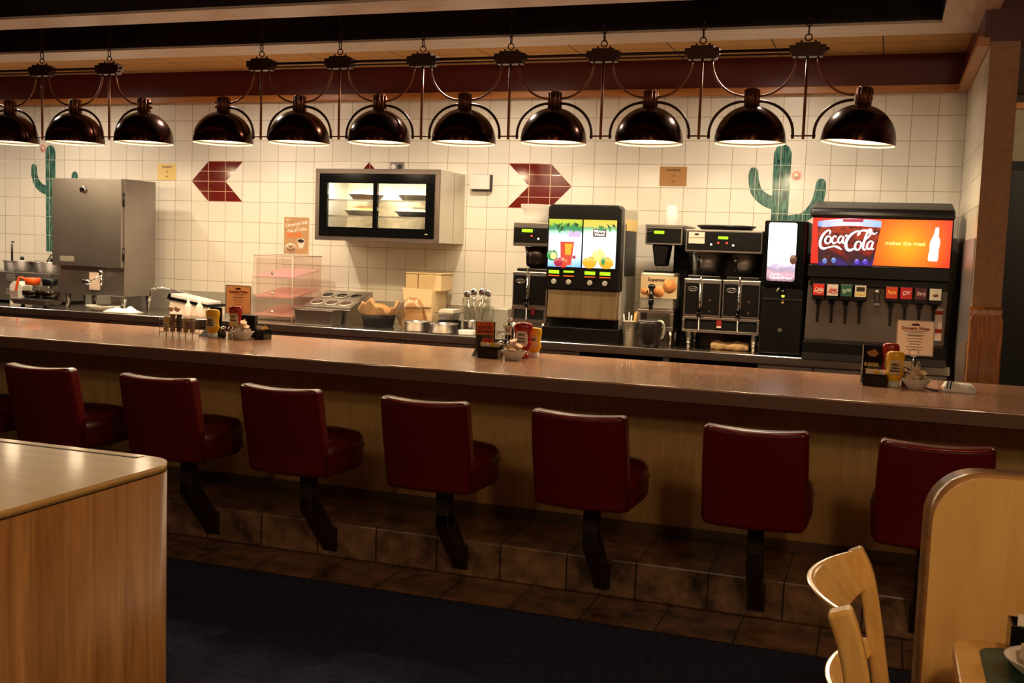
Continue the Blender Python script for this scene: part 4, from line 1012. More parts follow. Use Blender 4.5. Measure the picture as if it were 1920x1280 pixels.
obj('column', MB().box(-1.655, -1.565, -.34, -.15, CZ, 1.50), 'blackm', t)
u = obj('tea_urn', MB().box(-1.815, -1.605, -.55, -.35, 1.105, 1.33), 'steel_l', t, bevel=.012)
obj('urn_lid', MB().box(-1.80, -1.62, -.53, -.37, 1.33, 1.345), 'black', u, bevel=.004)
obj('label_sheet', MB().box(-1.81, -1.585, -.554, -.5515, 1.175, 1.31), 'cream', u)
text('Superior', 'lettering', u, -1.715, -.5552, 1.287, .028, 'ink', width=.105, bold=.0006)
for x, z, r, m in ((-1.632, 1.25, .042, 'fruit'), (-1.695, 1.215, .034, 'fruit'), (-1.785, 1.215, .022, 'fruit'), (-1.752, 1.205, .022, 'fruit')): disc(u, x, z, r, m, -.5545)
obj('tap', MB().cyl((-1.732, -.60, 1.105), (-1.732, -.60, 1.24), .012, .015, n=12).ball((-1.732, -.60, 1.245), .024, .02, .018).cyl((-1.732, -.6, 1.2), (-1.732, -.55, 1.2), .012, n=10).ball((-1.732, -.6, 1.15), .018, .018, .03), 'blackg', u)
obj('stand', MB().frame(-1.825, -1.60, .978, 1.104, -.55, -.36, .022), 'steel', t, bevel=.003)
for x, y in ((-1.81, -.53), (-1.618, -.53), (-1.618, -.38), (-1.81, -.38)): obj('leg', MB().cyl((x, y, CZ), (x, y, .978), .013, .017, n=10), 'steel', t)
# foam cups
for k in range(3):
    z = 1.6225+.014*k
    single('foam_cup', MB().lathe([(.046, 0), (.047, .004), (.030, .098), (.0001, .099), (.0001, .097), (.028, .096), (.043, .002), (.046, 0)], (-1.678, -.35, z), 24), 'foamw', ['lowest', 'middle', 'topmost'][k]+' upturned white foam cup of the stack on the tea brewer', 'cup', 'stacked foam cups')
# utensil cup and straws
t = thing('utensil_cup', 'steel utensil cup pierced with holes beside the dark jug', 'cup', (-1.853, -.61, CZ))
obj('body', MB().lathe([(.0001, 0), (.038, 0), (.05, .145), (.053, .15), (.047, .15), (.036, .006), (.0001, .006)], (-1.853, -.61, CZ), 24), 'steel_l', t)
for k in range(6): obj('hole', MB().cyl((-1.8535, -.61-.0405-.002*k, CZ+.035+.017*k), (-1.8535, -.61-.039-.002*k, CZ+.035+.017*k), .004, n=8), 'black', t)
for k, (dx, dy, h, m) in enumerate(((-.03, -.01, .19, 'white'), (-.012, .02, .205, 'steel'), (.008, -.015, .185, 'white'), (.02, .01, .2, 'yellow'), (.03, -.005, .21, 'kraft'))):
    single('stirrer', MB().cyl((-1.853+dx*.6, -.61+dy, CZ+.012), (-1.853+dx*1.35, -.61+dy*1.2, CZ+h), .0045, n=8), m, ['white stirrer at the left of', 'steel spoon handle in', 'white stirrer in front in', 'yellow straw in', 'tan stirrer at the right of'][k]+' the pierced steel utensil cup', 'stirrer', 'stirrers in the utensil cup')
# dark jug
t = thing('jug', 'dark brown coffee jug with pale handle under the tea urn', 'jug', (-1.726, -.64, CZ))
obj('body', MB().lathe([(.0001, 0), (.058, 0), (.066, .02), (.07, .14), (.066, .158), (.06, .16), (.0001, .155)], (-1.726, -.64, CZ), 28), 'jugbrown', t)
obj('rim', MB().tube([(-1.726+.067*math.cos(2*PI*k/24), -.64+.067*math.sin(2*PI*k/24), CZ+.158) for k in range(24)], .004, 6, True), 'steel_w', t)
obj('handle', MB().tube(smoothpts([(-1.675, -.63, 1.04), (-1.645, -.65, 1.035), (-1.635, -.65, 1.0), (-1.642, -.65, .95), (-1.672, -.63, .93)], 5), .0085, 8), 'steel_l', t)

# twin coffee brewer
t = thing('coffee_brewer', 'wide twin coffee brewer with two servers and a round tray on top', 'coffee brewer', (-1.31, -.36, CZ))
obj('hood', MB().box(-1.54, -1.085, -.60, -.12, 1.462, 1.60), 'steel', t, bevel=.006)
obj('control_panel', MB().box(-1.53, -1.095, -.606, -.60, 1.478, 1.588), 'black', t, bevel=.003)
lcd(t, -1.345, -1.287, 1.545, 1.561, -.607)
for x, z, m in ((-1.385, 1.512, 'ledw'), (-1.343, 1.523, 'ledr'), (-1.293, 1.523, 'ledr'), (-1.255, 1.51, 'ledw')): led(t, x, z, -.606, m)
st_ = obj('sticker', MB().box(-1.52, -1.425, -.609, -.606, 1.515, 1.583), 'pinkpaper', t)
obj('sticker_mark', MB().lathe([(.0001, 0), (.014, 0), (.014, .001), (.0001, .001)], (-1.472, -.609, 1.57), 16, (0, -1, 0), 1., .45), 'ink', st_)
obj('sticker_mark', MB().box(-1.52, -1.425, -.61, -.609, 1.549, 1.552), 'inkgrey', st_)
obj('column', MB().box(-1.52, -1.10, -.28, -.12, CZ, 1.462), 'darksteel', t)
brew_basket(t, -1.42, -.46, 1.46, .12, .09, 'steel_w'); brew_basket(t, -1.20, -.46, 1.46, .12, .09, 'steel_w')
server(t, -1.536, -1.312, -.595, -.30, 1.08, 1.306); server(t, -1.306, -1.082, -.595, -.30, 1.08, 1.306)
obj('stand', MB().frame(-1.538, -1.08, .985, 1.078, -.595, -.30, .016), 'steel', t, bevel=.003)
obj('drip_recess', MB().box(-1.52, -1.10, -.585, -.575, 1.0, 1.064), 'blackm', t)
tg = obj('tag', MB().box(-1.33, -1.30, -.605, -.60, 1.015, 1.062), 'red_pipe', t); obj('tag_label', MB().box(-1.328, -1.302, -.607, -.605, 1.018, 1.028), 'pinkpaper', tg)
for x, y in ((-1.50, -.56), (-1.11, -.56), (-1.11, -.33), (-1.50, -.33)):
    lg = obj('leg', MB().cyl((x, y, .925), (x, y, .985), .017, .021, n=12).cyl((x, y, CZ+.012), (x, y, .925), .012, .017, n=12), 'steel', t); obj('foot', MB().cyl((x, y, CZ), (x, y, CZ+.014), .014, n=12), 'chrome', lg)
single('serving_tray', MB().lathe([(.0001, 0), (.145, 0), (.175, .022), (.18, .022), (.178, .03), (.17, .03), (.14, .008), (.0001, .008)], (-1.335, -.36, 1.6005), 36), 'charcoal', 'round dark serving tray lying on the twin coffee brewer', 'tray')
mb = MB(); vs_ = []; n = 18
for i in range(n+1):
    x = -1.365+.222*i/n
    for k in range(14):
        a = 2*PI*k/14; rr = .026+.004*math.sin(11*i/n)+.003*math.sin(25*i/n+k)
        vs_.append((x, -.52+1.5*rr*math.cos(a), CZ+.027+rr*math.sin(a)-.001))
mb.add(vs_, [(i*14+k, i*14+(k+1) % 14, (i+1)*14+(k+1) % 14, (i+1)*14+k) for i in range(n) for k in range(14)]+[tuple(range(13, -1, -1)), tuple(n*14+k for k in range(14))], True)
mb.v = [(a, b, max(c, CZ+.0005)) for a, b, c in mb.v]
t = thing('bar_towel', 'rolled beige towel with dark stripes under the twin brewer', 'towel', (-1.25, -.52, CZ))
obj('roll', mb, 'beigecloth', t)
for x in (-1.352, -1.338): obj('stripe', MB().lathe([(.031, 0), (.0315, .002), (.031, .007)], (x, -.52, CZ+.027), 16, (1, 0, 0), .85, 1.35), 'blueink', t)

# narrow black machine with lit panel
t = thing('cappuccino_machine', 'narrow black cappuccino machine with a bright picture panel', 'drinks machine', (-.95, -.42, CZ))
N0, N1 = -1.075, -.828
obj('cabinet', MB().box(N0, N1, -.64, -.12, CZ, 1.66), 'black', t, bevel=.008)
obj('door', MB().box(N0+.004, N1-.004, -.682, -.641, 1.285, 1.66), 'blackg', t, bevel=.01)
obj('lower_front', MB().box(N0+.006, N1-.006, -.66, -.641, CZ+.01, 1.278), 'black', t, bevel=.006)
M['cap_print'] = grad_emis('picture_print', [(0, (110, 80, 96)), (.1, (196, 150, 158)), (.2, (150, 130, 150)), (.32, (214, 206, 224)), (.42, (255, 255, 255)), (1, (255, 255, 255))], 1.9, 'Z', 1.313, 1.648, .25, 34)
pp = obj('lit_panel', MB().prism(rrect(-1.045, -.888, 1.313, 1.648, .012, 4), 'XZ', -.689, -.683), 'cap_print', t)
text('French', 'lettering', pp, -.995, -.6895, 1.352, .02, 'e_wht', width=.05); text('Baked Dream', 'lettering', pp, -.965, -.6895, 1.333, .024, 'e_wht', width=.125)
disc(pp, -.90, 1.44, .02, 'e_brn', -.6892, 1.4, 'printed_leaf')
obj('power_light', MB().cyl((-.948, -.664, 1.228), (-.948, -.66, 1.228), .009, n=12), 'ledg', t); obj('light_slot', MB().box(-.955, -.942, -.662, -.66, 1.185, 1.205), 'note', t)
obj('spout', MB().cyl((-.948, -.68, 1.24), (-.948, -.655, 1.27), .012, n=10), 'blackg', t)
obj('lever', MB().cyl((-.985, -.675, 1.25), (-.972, -.675, 1.275), .004, n=6), 'steel_l', t)
obj('ledge', MB().box(N0+.01, N1-.01, -.672, -.66, 1.205, 1.213), 'charcoal', t)
obj('round_lock', MB().cyl((-.955, -.664, 1.03), (-.955, -.66, 1.03), .012, n=14), 'steel_w', t)

# cola fountain
t = thing('soda_fountain', 'large soda fountain with glowing orange red cola sign and eight taps', 'soda dispenser', (-.44, -.44, CZ))
K0, K1 = -.812, -.062; KY = -.74
obj('cabinet', MB().box(K0+.015, K1-.012, -.66, -.16, CZ, 1.33), 'black', t, bevel=.006)
obj('steel_front', MB().prism([(K0-.004, .99), (K1-.008, .99), (K1-.004, 1.325), (K0+.002, 1.325)], 'XZ', -.672, -.661), 'steel_dk', t, bevel=.002)
obj('head', MB().box(K0+.01, K1, -.72, -.16, 1.326, 1.70), 'black', t, bevel=.012)
hood = MB().prism([(KY-.012, 1.682), (KY-.012, 1.71), (KY+.01, 1.735), (-.62, 1.755), (-.40, 1.788), (-.30, 1.79), (-.16, 1.74), (-.16, 1.69)], 'YZ', K0-.004, K1+.004)
obj('hood', hood, 'black', t, bevel=.012, seg=3)
obj('lower_ledge', MB().prism([(K0-.002, 1.345), (K0+.003, 1.418), (K1-.002, 1.424), (K1, 1.345)], 'XZ', KY-.004, -.71), 'black', t, bevel=.006)
obj('valve_hood', MB().box(K0+.012, K1-.006, -.725, -.66, 1.30, 1.345), 'black', t, bevel=.004)
# glowing sign
M['cola_bg'] = grad_emis('cola_print', [(0, (255, 176, 24)), (.35, (252, 128, 22)), (.75, (240, 62, 26)), (1, (228, 38, 26))], 1.15, radial=(-.30, -.748, 1.54), lo=.02, hi=.30)
S0, S1, Z0, Z1 = -.80, -.071, 1.423, 1.679
sg = obj('lit_sign', MB().box(S0, S1, KY-.008, KY-.001, Z0, Z1), 'cola_bg', t)
def cp(cx, cy):
    px_ = cx/3.765+1420; py_ = cy/3.765+360
    return (-.799+(px_-1520)/263*.727, 1.678-(py_-408-.023*(px_-1523))*.00294)
ys = KY-.0085
M['cola_cup'] = grad_emis('cola_cup_print', [(0, (60, 22, 130)), (.12, (40, 10, 40)), (.3, (92, 8, 22)), (.48, (176, 30, 20)), (.62, (70, 4, 18)), (.8, (210, 60, 30)), (.95, (90, 8, 16)), (1, (60, 6, 20))], .85, 'Z', 1.42, 1.66, .9, 22)
cup = obj('printed_cup', MB().prism([cp(414, 240), cp(872, 246), cp(826, 522), cp(432, 522)], 'XZ', ys-.001, ys), 'cola_cup', sg)
M['e_rim'] = grad_emis('cup_rim_print', [(0, (120, 150, 240)), (.5, (250, 240, 250)), (1, (160, 190, 250))], 1.3, 'X', -.79, -.47, .4, 20)
obj('printed_rim', MB().prism([cp(414, 240)]+[cp(414+(872-414)*k/10, 205-18*math.sin(PI*k/10)) for k in range(11)]+[cp(872, 250)]+[cp(872-(872-414)*k/10, 252-14*math.sin(PI*k/10)) for k in range(1, 10)], 'XZ', ys-.0018, ys-.001), 'e_rim', cup)
obj('printed_band', MB().prism([cp(592, 190), cp(745, 190), cp(742, 212), cp(596, 210)], 'XZ', ys-.0024, ys-.0018), 'e_mag', cup)
M['e_pur'] = emis('lit_print_purple', (96, 70, 210), 1.0); M['e_blu'] = emis('lit_print_blue', (110, 150, 230), .75)
for a, b, m in ((480, 490, 'e_blu'), (545, 485, 'e_blu'), (715, 492, 'e_pur'), (775, 492, 'e_pur')):
    p = cp(a, b); disc(cup, p[0], p[1], .013, m, ys-.0012, 1.2, 'printed_ice')
# flowing script
def script(strokes):
    mb = MB()
    for pts in strokes:
        q = smoothpts([cp(a, b)+(w_*.00072,) for a, b, w_ in pts], 7)
        mb.ribbon([(a, b) for a, b, _ in q], [c for _, _, c in q], ys-.0045, .0012)
    return mb
S = [
 [(505, 300, 8), (508, 278, 12), (490, 272, 12), (460, 298, 18), (440, 340, 20), (440, 380, 20), (462, 400, 18), (492, 395, 12), (540, 384, 12), (572, 392, 18), (600, 408, 6)],
 [(506, 312, 10), (486, 318, 14), (474, 340, 15), (482, 362, 14), (502, 362, 11), (514, 342, 12), (512, 320, 10), (500, 312, 8)],
 [(512, 330, 6), (530, 322, 6)],
 [(556, 318, 12), (542, 312, 10), (528, 328, 14), (526, 350, 15), (540, 364, 13), (560, 352, 8)],
 [(604, 320, 10), (588, 312, 10), (572, 328, 14), (570, 350, 14), (584, 360, 11), (600, 340, 10), (608, 316, 10)],
 [(608, 316, 14), (602, 345, 14), (606, 362, 11), (622, 352, 6)],
 [(618, 312, 14), (634, 304, 14)],
 [(706, 308, 8), (722, 292, 12), (712, 276, 12), (684, 284, 16), (650, 312, 20), (628, 352, 22), (632, 394, 22), (656, 412, 20), (688, 398, 14), (700, 376, 8)],
 [(706, 300, 6), (728, 276, 12), (764, 272, 18), (800, 286, 18), (828, 294, 12), (848, 284, 5)],
 [(724, 348, 10), (704, 356, 15), (694, 380, 16), (702, 406, 15), (724, 404, 12), (736, 378, 13), (732, 354, 10), (718, 348, 8)],
 [(736, 368, 6), (752, 352, 8), (790, 312, 12), (806, 278, 14), (796, 262, 12), (778, 284, 15), (760, 340, 17), (752, 390, 16), (764, 408, 12), (778, 398, 6)],
 [(822, 354, 10), (804, 346, 11), (786, 362, 14), (780, 388, 15), (794, 404, 12), (812, 384, 11), (824, 350, 11)],
 [(824, 350, 14), (814, 384, 14), (818, 404, 11), (832, 398, 6)],
]
obj('script_lettering', script(S), 'e_wht', sg)
text('makes the meal', 'lettering', sg, cp(1050, 362)[0], ys-.001, cp(1050, 362)[1], .03, 'e_yel', width=.205, bold=.0008)
bp_ = [(1255, 250), (1278, 250), (1280, 285), (1278, 310), (1290, 335), (1292, 360), (1286, 395), (1284, 425), (1286, 455), (1280, 482), (1272, 485), (1224, 483), (1214, 472), (1216, 440), (1220, 420), (1222, 395), (1220, 370), (1226, 340), (1240, 312), (1248, 285)]
obj('printed_bottle', MB().prism([cp(a, b) for a, b in bp_], 'XZ', ys-.001, ys), 'e_wht', sg)
M['e_gry'] = emis('lit_print_grey', (200, 205, 225), .9)
text('Coca', 'lettering', sg, cp(1256, 362)[0], ys-.0016, cp(1256, 362)[1], .014, 'e_gry', shear=.3)
# taps
vx = [-.747, -.672, -.597, -.522, -.357, -.282, -.207, -.132]
cols = [((206, 40, 28), 'Coke', (236, 220, 210)), ((222, 206, 196), 'diet', (190, 60, 50)), ((28, 76, 56), 'Sprite', (190, 200, 170)), ((214, 200, 176), 'GOLD', (40, 34, 26)), ((198, 62, 34), 'Fanta', (240, 190, 80)), ((180, 26, 30), 'Dr', (236, 214, 206)), ((74, 22, 34), 'Barq', (210, 170, 170)), ((214, 204, 186), 'tea', (120, 70, 44))]
for k, (x, (c, wd, ic)) in enumerate(zip(vx, cols)):
    v = obj('tap_valve', MB().box(x-.034, x+.034, -.735, -.672, 1.222, 1.312), 'black', t, bevel=.004)
    ml = mat('tap_label_%s' % wd.lower(), c, .5); mi = mat('tap_ink_%s' % wd.lower(), ic, .5)
    lb_ = obj('tap_label', MB().box(x-.030, x+.030, -.739, -.7352, 1.245, 1.308), ml, v)
    if wd == 'GOLD':
        obj('label_mark', MB().box(x-.022, x+.022, -.740, -.739, 1.276, 1.300), mi, lb_); obj('label_mark', MB().box(x-.024, x+.024, -.740, -.739, 1.255, 1.262), 'yellow', lb_)
    elif wd == 'tea': disc(lb_, x, 1.272, .014, mi, -.739, .6, 'label_mark')
    else: text(wd, 'label_mark', lb_, x, -.740, 1.278, .03, mi, width=.046, rot=.25 if wd in ('Dr', 'Sprite') else .05, shear=.25, bold=.0006)
    if wd in ('Coke', 'diet'): obj('label_wave', MB().ribbon([(x-.028+.0056*q, 1.262+.005*math.sin(q*.8)) for q in range(11)], [.004]*11, -.7405, .0012), mi, lb_)
    obj('nozzle', MB().box(x-.014, x+.014, -.725, -.685, 1.195, 1.222), 'blackg', v)
    obj('lever', MB().box(x-.0065, x+.0065, -.705, -.69, 1.09, 1.2), 'black', v, bevel=.002)
obj('water_tap', MB().cyl((-.432, -.70, 1.22), (-.432, -.70, 1.29), .014, n=12).ball((-.432, -.71, 1.275), .018).box(-.448, -.416, -.72, -.68, 1.20, 1.215), 'steel_w', t)
obj('side_notice', MB().box(-.135, -.085, -.6765, -.6725, 1.02, 1.20), 'pinkpaper', t)
for z in (1.165, 1.065): obj('notice_band', MB().box(-.135, -.085, -.678, -.6765, z, z+.02), 'inkred', t)
obj('drip_tray', MB().box(K0-.006, K1+.006, -.765, -.50, CZ+.001, .985), 'black', t, bevel=.006)
obj('drip_grille', MB().box(K0+.01, K1-.01, -.757, -.70, .9855, .99), 'darksteel', t)
obj('tray_lip', MB().box(K0-.006, K1+.006, -.768, -.7655, CZ+.001, .92), 'charcoal', t)
# ------------------------------------------------------------------ things on the serving counter
def bottle(x, y, h, w, m, label, cap, lines, txt, lab='cream'):
    """upside-down squeeze bottle: cap below, oval body with waist and shoulders"""
    t = thing('squeeze_bottle', label, 'bottle', (x, y, FZ))
    k = w/2; c0 = .026/.155*h
    obj('cap', MB().lathe([(.0001, 0), (k*.66, 0), (k*.70, .004), (k*.66, c0), (.0001, c0)], (x, y, FZ), 24, sy=.8), cap, t)
    prof = [(k*.6, c0+.0005), (k*.80, c0+.012), (k*.97, c0+.03), (k*.97, h*.40), (k*.86, h*.52), (k*.88, h*.66), (k*1.0, h*.80), (k*.99, h*.90), (k*.86, h*.965), (k*.55, h*.993), (.0001, h)]
    pr = smoothpts(prof, 4)
    b = obj('body', MB().lathe(pr, (x, y, FZ), 28, sy=.62), m, t)
    mb = MB(); vs_ = []; nA, nZ = 10, 8
    for j in range(nZ+1):
        z = h*(.34+.42*j/nZ)
        r = min(k*.99, [p for p in pr if p[1] <= z][-1][0])+.0012; wid = .78 if 1 < j < nZ-1 else .6
        for i in range(nA+1):
            a = -PI/2+wid*(-1+2*i/nA); vs_.append((x+r*math.cos(a), y+.62*r*math.sin(a), FZ+z))
    W_ = nA+1
    mb.add(vs_, [(j*W_+i, j*W_+i+1, (j+1)*W_+i+1, (j+1)*W_+i) for j in range(nZ) for i in range(nA)], True)
    l = obj('label_patch', mb, lab, b)
    l.modifiers.new('thick', 'SOLIDIFY').thickness = .0006
    yf = y-.62*k-.0016
    for q, (s_, zz, wd) in enumerate(txt): text(s_, 'lettering', l, x, yf, FZ+h*zz, .014, lines, width=wd, bold=.0003)
    return t
def creamer_proto():
    mb = MB(); mb.lathe([(.0001, 0), (.012, 0), (.0165, .02), (.0185, .021), (.0185, .022)], (0, 0, 0), 14); mb.cur = 1; mb.lathe([(.0185, .0222), (.0001, .0226)], (0, 0, 0), 14)
    return mb
CRM = None
def creamers(cx, cy, z, n, label, group, r=.036):
    global CRM
    rnd = random.Random(int(cx*1000))
    for k in range(n):
        if CRM is None:
            o = obj('creamer_cup', creamer_proto(), ['creamer', 'foil']); CRM = o
        else: o = CRM.copy(); COL.objects.link(o)
        if n > 4 and k < n-4: a = 2*PI*k/(n-4)+.3; rr = r; zz = z+.030+.008*(k % 2)
        elif n > 4: a = 2.0+2*PI*(k-n)/3; rr = .021 if k < n-1 else .003; zz = z+(.054 if k < n-1 else .076)
        else: a = PI*(k-n); rr = .02; zz = z+.03
        o.location = (cx+rr*math.cos(a), cy+rr*.8*math.sin(a), zz)
        o.rotation_euler = (rnd.uniform(-.5, .5), rnd.uniform(-.5, .5), rnd.uniform(0, 3))
        tag(o, label, 'creamer', group)
def dish(x, y, label, r=.064, z=FZ):
    t = thing('dish', label, 'bowl', (x, y, z), 'white oval dishes of creamers')
    obj('bowl', MB().lathe([(.0001, 0), (.03, 0), (.034, .004), (r*.85, .03), (r, .042), (r+.002, .045), (r-.004, .043), (r*.8, .03), (.03, .010), (.0001, .009)], (x, y, z), 28, sy=.86), 'white', t)
    return t
def caddy(x, y, w, d, h, label, cols, where, z=FZ):
    t = thing('sugar_caddy', label, 'sugar caddy', (x, y, z), 'black sugar caddies')
    mb = MB().box(x-w/2, x+w/2, y-d/2, y-d/2+.004, z, z+h).box(x-w/2, x+w/2, y+d/2-.004, y+d/2, z, z+h).box(x-w/2, x-w/2+.004, y-d/2+.004, y+d/2-.004, z, z+h).box(x+w/2-.004, x+w/2, y-d/2+.004, y+d/2-.004, z, z+h)
    obj('wall', mb, 'blackg', t); obj('base', MB().box(x-w/2+.004, x+w/2-.004, y-d/2+.004, y+d/2-.004, z, z+.004), 'blackg', t)
    for k, (c, nm) in enumerate(cols):
        px0 = x-w/2+.010+(w-.026)*k/max(1, len(cols)-1)*.75
        o = single('sugar_packet', MB().prism([(px0, z+.006), (px0+.034 if px0+.034 < x+w/2-.006 else x+w/2-.006, z+.008), (min(px0+.036, x+w/2-.005), z+h+.018-.004*(k % 3)), (px0+.001, z+h+.020-.003*(k % 2))], 'XZ', y-d/2+.008+(d-.024)*k/len(cols), y-d/2+.011+(d-.024)*k/len(cols)), c, nm+' sugar packet standing in the black caddy '+where, 'sugar packet', 'sugar packets '+where)
    return t
def shaker(x, y, label, fill, h=.062, z=FZ):
    t = thing('shaker', label, 'shaker', (x, y, z), 'salt and pepper shakers')
    obj('glass_body', MB().lathe([(.0001, 0), (.016, 0), (.018, .004), (.015, h*.72), (.0001, h*.72)], (x, y, z), 8), 'glass', t)
    obj('contents', MB().lathe([(.0001, .002), (.0145, .002), (.0135, h*.5), (.0001, h*.5)], (x, y, z), 8), fill, t)
    obj('metal_cap', MB().lathe([(.0155, h*.72), (.017, h*.74), (.016, h*.9), (.008, h), (.0001, h)], (x, y, z), 14), 'chrome', t)
    return t
def card(x, y, z0, w, h, label, where, m='cardsheet'):
    t = thing('menu_card', label, 'card', (x, y, FZ), 'small drinks cards on wire stands')
    rot = 0
    c = obj('sheet', MB().box(x-w/2, x+w/2, y-.001, y+.001, z0, z0+h), m, t)
    obj('clear_sleeve', MB().frame(x-w/2-.003, x+w/2+.003, z0-.003, z0+h+.003, y-.0018, y+.0018, .004), 'acryl_edge', t)
    yy = y-.0016
    obj('printed_roof', MB().prism([(x-.018, z0+h*.86), (x+.018, z0+h*.86), (x+.018, z0+h*.89), (x+.011, z0+h*.925), (x-.011, z0+h*.925), (x-.018, z0+h*.89)], 'XZ', yy-.0004, yy), 'maroonink', c)
    text('Domestic Wines', 'lettering', c, x, yy, z0+h*.78, .018, 'inkred', width=w*.76, bold=.0007)
    for k, (q, wd) in enumerate(((.70, .66), (.655, .42), (.585, .5), (.56, .36), (.48, .44), (.40, .36), (.32, .3), (.235, .46), (.15, .4))):
        obj('printed_line', MB().box(x-w*wd/2, x+w*wd/2, yy-.0003, yy, z0+h*q-.0014, z0+h*q+.0014), 'inkgrey', c)
    obj('clip', MB().tube([(x-.02, y-.004, z0+.01), (x-.015, y-.006, z0+.022), (x, y-.006, z0+.026), (x+.015, y-.006, z0+.022), (x+.02, y-.004, z0+.01), (x+.012, y-.003, z0-.004), (x-.012, y-.003, z0-.004)], .0022, 6, True), 'chrome', t)
    obj('stem', MB().cyl((x, y, FZ+.004), (x, y, z0-.001), .0025, n=8), 'chrome', t)
    obj('base', MB().box(x-.04, x+.04, y-.03, y+.03, FZ, FZ+.006), 'blackm', t)
    return t
def table_sign(x, y, w, h, label, kind):
    t = thing('table_sign', label, 'sign', (x, y, FZ), 'upright counter signs')
    obj('holder', MB().box(x-w/2-.004, x+w/2+.004, y, y+.004, FZ, FZ+h), 'blackm', t); obj('foot', MB().prism([(y-.045, FZ), (y+.03, FZ), (y+.006, FZ+.03), (y-.002, FZ+.03)], 'YZ', x-w/2-.006, x+w/2+.004), 'blackm', t, bevel=.003)
    z1 = FZ+h
    if kind == 'orange':
        s = obj('sheet', MB().box(x-w/2, x+w/2, y-.002, y-.0002, FZ+.032, z1), 'kraft', t)
        obj('printed_block', MB().box(x-w/2+.003, x+w/2-.003, y-.0026, y-.002, z1-.062, z1-.003), 'inkorange', s)
        text('GET YOUR', 'lettering', s, x, y-.0028, z1-.012, .013, 'ink', width=w*.6)
        text('HUNGRY', 'lettering', s, x, y-.0028, z1-.030, .026, 'maroonink', width=w*.86, bold=.0009)
        text('REWARDS', 'lettering', s, x, y-.0028, z1-.050, .02, 'ink', width=w*.86, bold=.0007)
        text('EARN', 'lettering', s, x+w*.16, y-.0028, z1-.074, .022, 'ink', width=w*.55, bold=.0009)
        text('35', 'lettering', s, x+w*.17, y-.0032, z1-.105, .05, 'inkred', width=w*.5, bold=.0022)
        obj('printed_block', MB().box(x-w*.12, x+w*.47, y-.0027, y-.002, FZ+.034, z1-.084), 'inkorange', s)
        obj('printed_block', MB().box(x-w/2+.002, x-w*.14, y-.0027, y-.002, FZ+.034, z1-.068), 'charcoal', s)
    else:
        s = obj('sheet', MB().box(x-w/2, x+w/2, y-.002, y-.0002, FZ+.032, z1-.003), 'coffee', t)
        obj('printed_block', MB().prism([(x-w*.36, z1-.03), (x+w*.1, z1-.016), (x+w*.3, z1-.036), (x+w*.1, z1-.05), (x-w*.2, z1-.046)], 'XZ', y-.0026, y-.002), 'noteb', s)
        text('BURGERS', 'lettering', s, x-.004, y-.0028, z1-.085, .022, 'note', width=w*.74, bold=.0005)
        for q in (.105, .12): obj('printed_line', MB().box(x-w*.4, x+w*.3, y-.0026, y-.002, z1-q-.002, z1-q+.002), 'noteb', s)
        obj('edge_strip', MB().box(x-w/2-.004, x-w/2, y-.003, y-.0001, FZ+.03, z1), 'steel_l', t)
    return t
# --- left group
t = thing('jam_rack', 'wire rack full of jam tubs at the left of the counter', 'rack', (-3.99, -2.15, FZ))
rx0, rx1, ry0, ry1 = -4.095, -3.885, -2.185, -2.125
fr = MB()
for z in (FZ+.02, FZ+.055, FZ+.09): fr.tube([(rx0, ry0, z), (rx1, ry0, z), (rx1, ry1, z), (rx0, ry1, z)], .0013, 6, True)
obj('wire_frame', fr, 'steel_w', t)
for k in range(6):
    x = rx0+(rx1-rx0)*k/5; obj('upright_wire', MB().tube([(x, ry0, FZ), (x, ry0, FZ+.105), (x, ry1, FZ+.105), (x, ry1, FZ)], .0015, 6), 'steel_w', t)
obj('end_disc', MB().cyl((-3.905, ry0-.005, FZ+.065), (-3.905, ry0-.003, FZ+.065), .022, n=18), 'steel_w', t)
cm = ['kraft', 'orange', 'blueink', 'yellow', 'charcoal']; nm = ['tan', 'amber', 'purple', 'yellow', 'dark']
tubs = []
for k in range(5):
    proto = None
    for q in range(5 if k not in (1, 2) else 6):
        if proto is None:
            mb = MB(); mb.lathe([(.0001, 0), (.0125, 0), (.0165, .0135), (.018, .014)], (0, 0, 0), 14); mb.cur = 1; mb.lathe([(.018, .0145), (.0001, .0152)], (0, 0, 0), 14)
            proto = obj('jam_tub', mb, [['cream', 'kraft', 'steel_w', 'note', 'cream'][k], ['note', 'noteb', 'inkgrey', 'yellow', 'charcoal'][k]]); o = proto
        else: o = proto.copy(); COL.objects.link(o)
        o.location = (rx0+.021+.042*k, -2.155, FZ+.023+.0162*q)
        tag(o, nm[k]+'-lidded jam tub in the '+['leftmost', 'second', 'middle', 'fourth', 'rightmost'][k]+' stack of the wire rack', 'jam tub', 'jam tubs in the wire rack')
creamers(-4.03, -2.155, FZ+.105, 2, 'white creamer cup lying on top of the jam tubs', 'creamers on the jam rack', .01)
t = thing('menu_holder', 'black menu holder standing behind the left mustard bottle', 'menu holder', (-3.885, -2.0, FZ))
obj('board', MB().box(-3.905, -3.83, -2.0, -1.99, FZ+.012, 1.068), 'blackm', t, bevel=.002); obj('foot', MB().prism([(-2.08, FZ), (-1.96, FZ), (-1.985, FZ+.04), (-2.003, FZ+.04)], 'YZ', -3.925, -3.83), 'blackm', t, bevel=.003)
bottle(-3.815, -2.10, .155, .084, 'yellow', 'upside-down yellow mustard bottle in the left condiment group', 'white', 'ink', [('HEINZ', .62, .03), ('Yellow', .54, .036), ('Mustard', .46, .04)])
bottle(-3.745, -1.99, .172, .08, 'ketch', 'red ketchup bottle behind the mustard in the left condiment group', 'ketch', 'ink', [('HEINZ', .66, .034), ('Ketchup', .55, .04)])
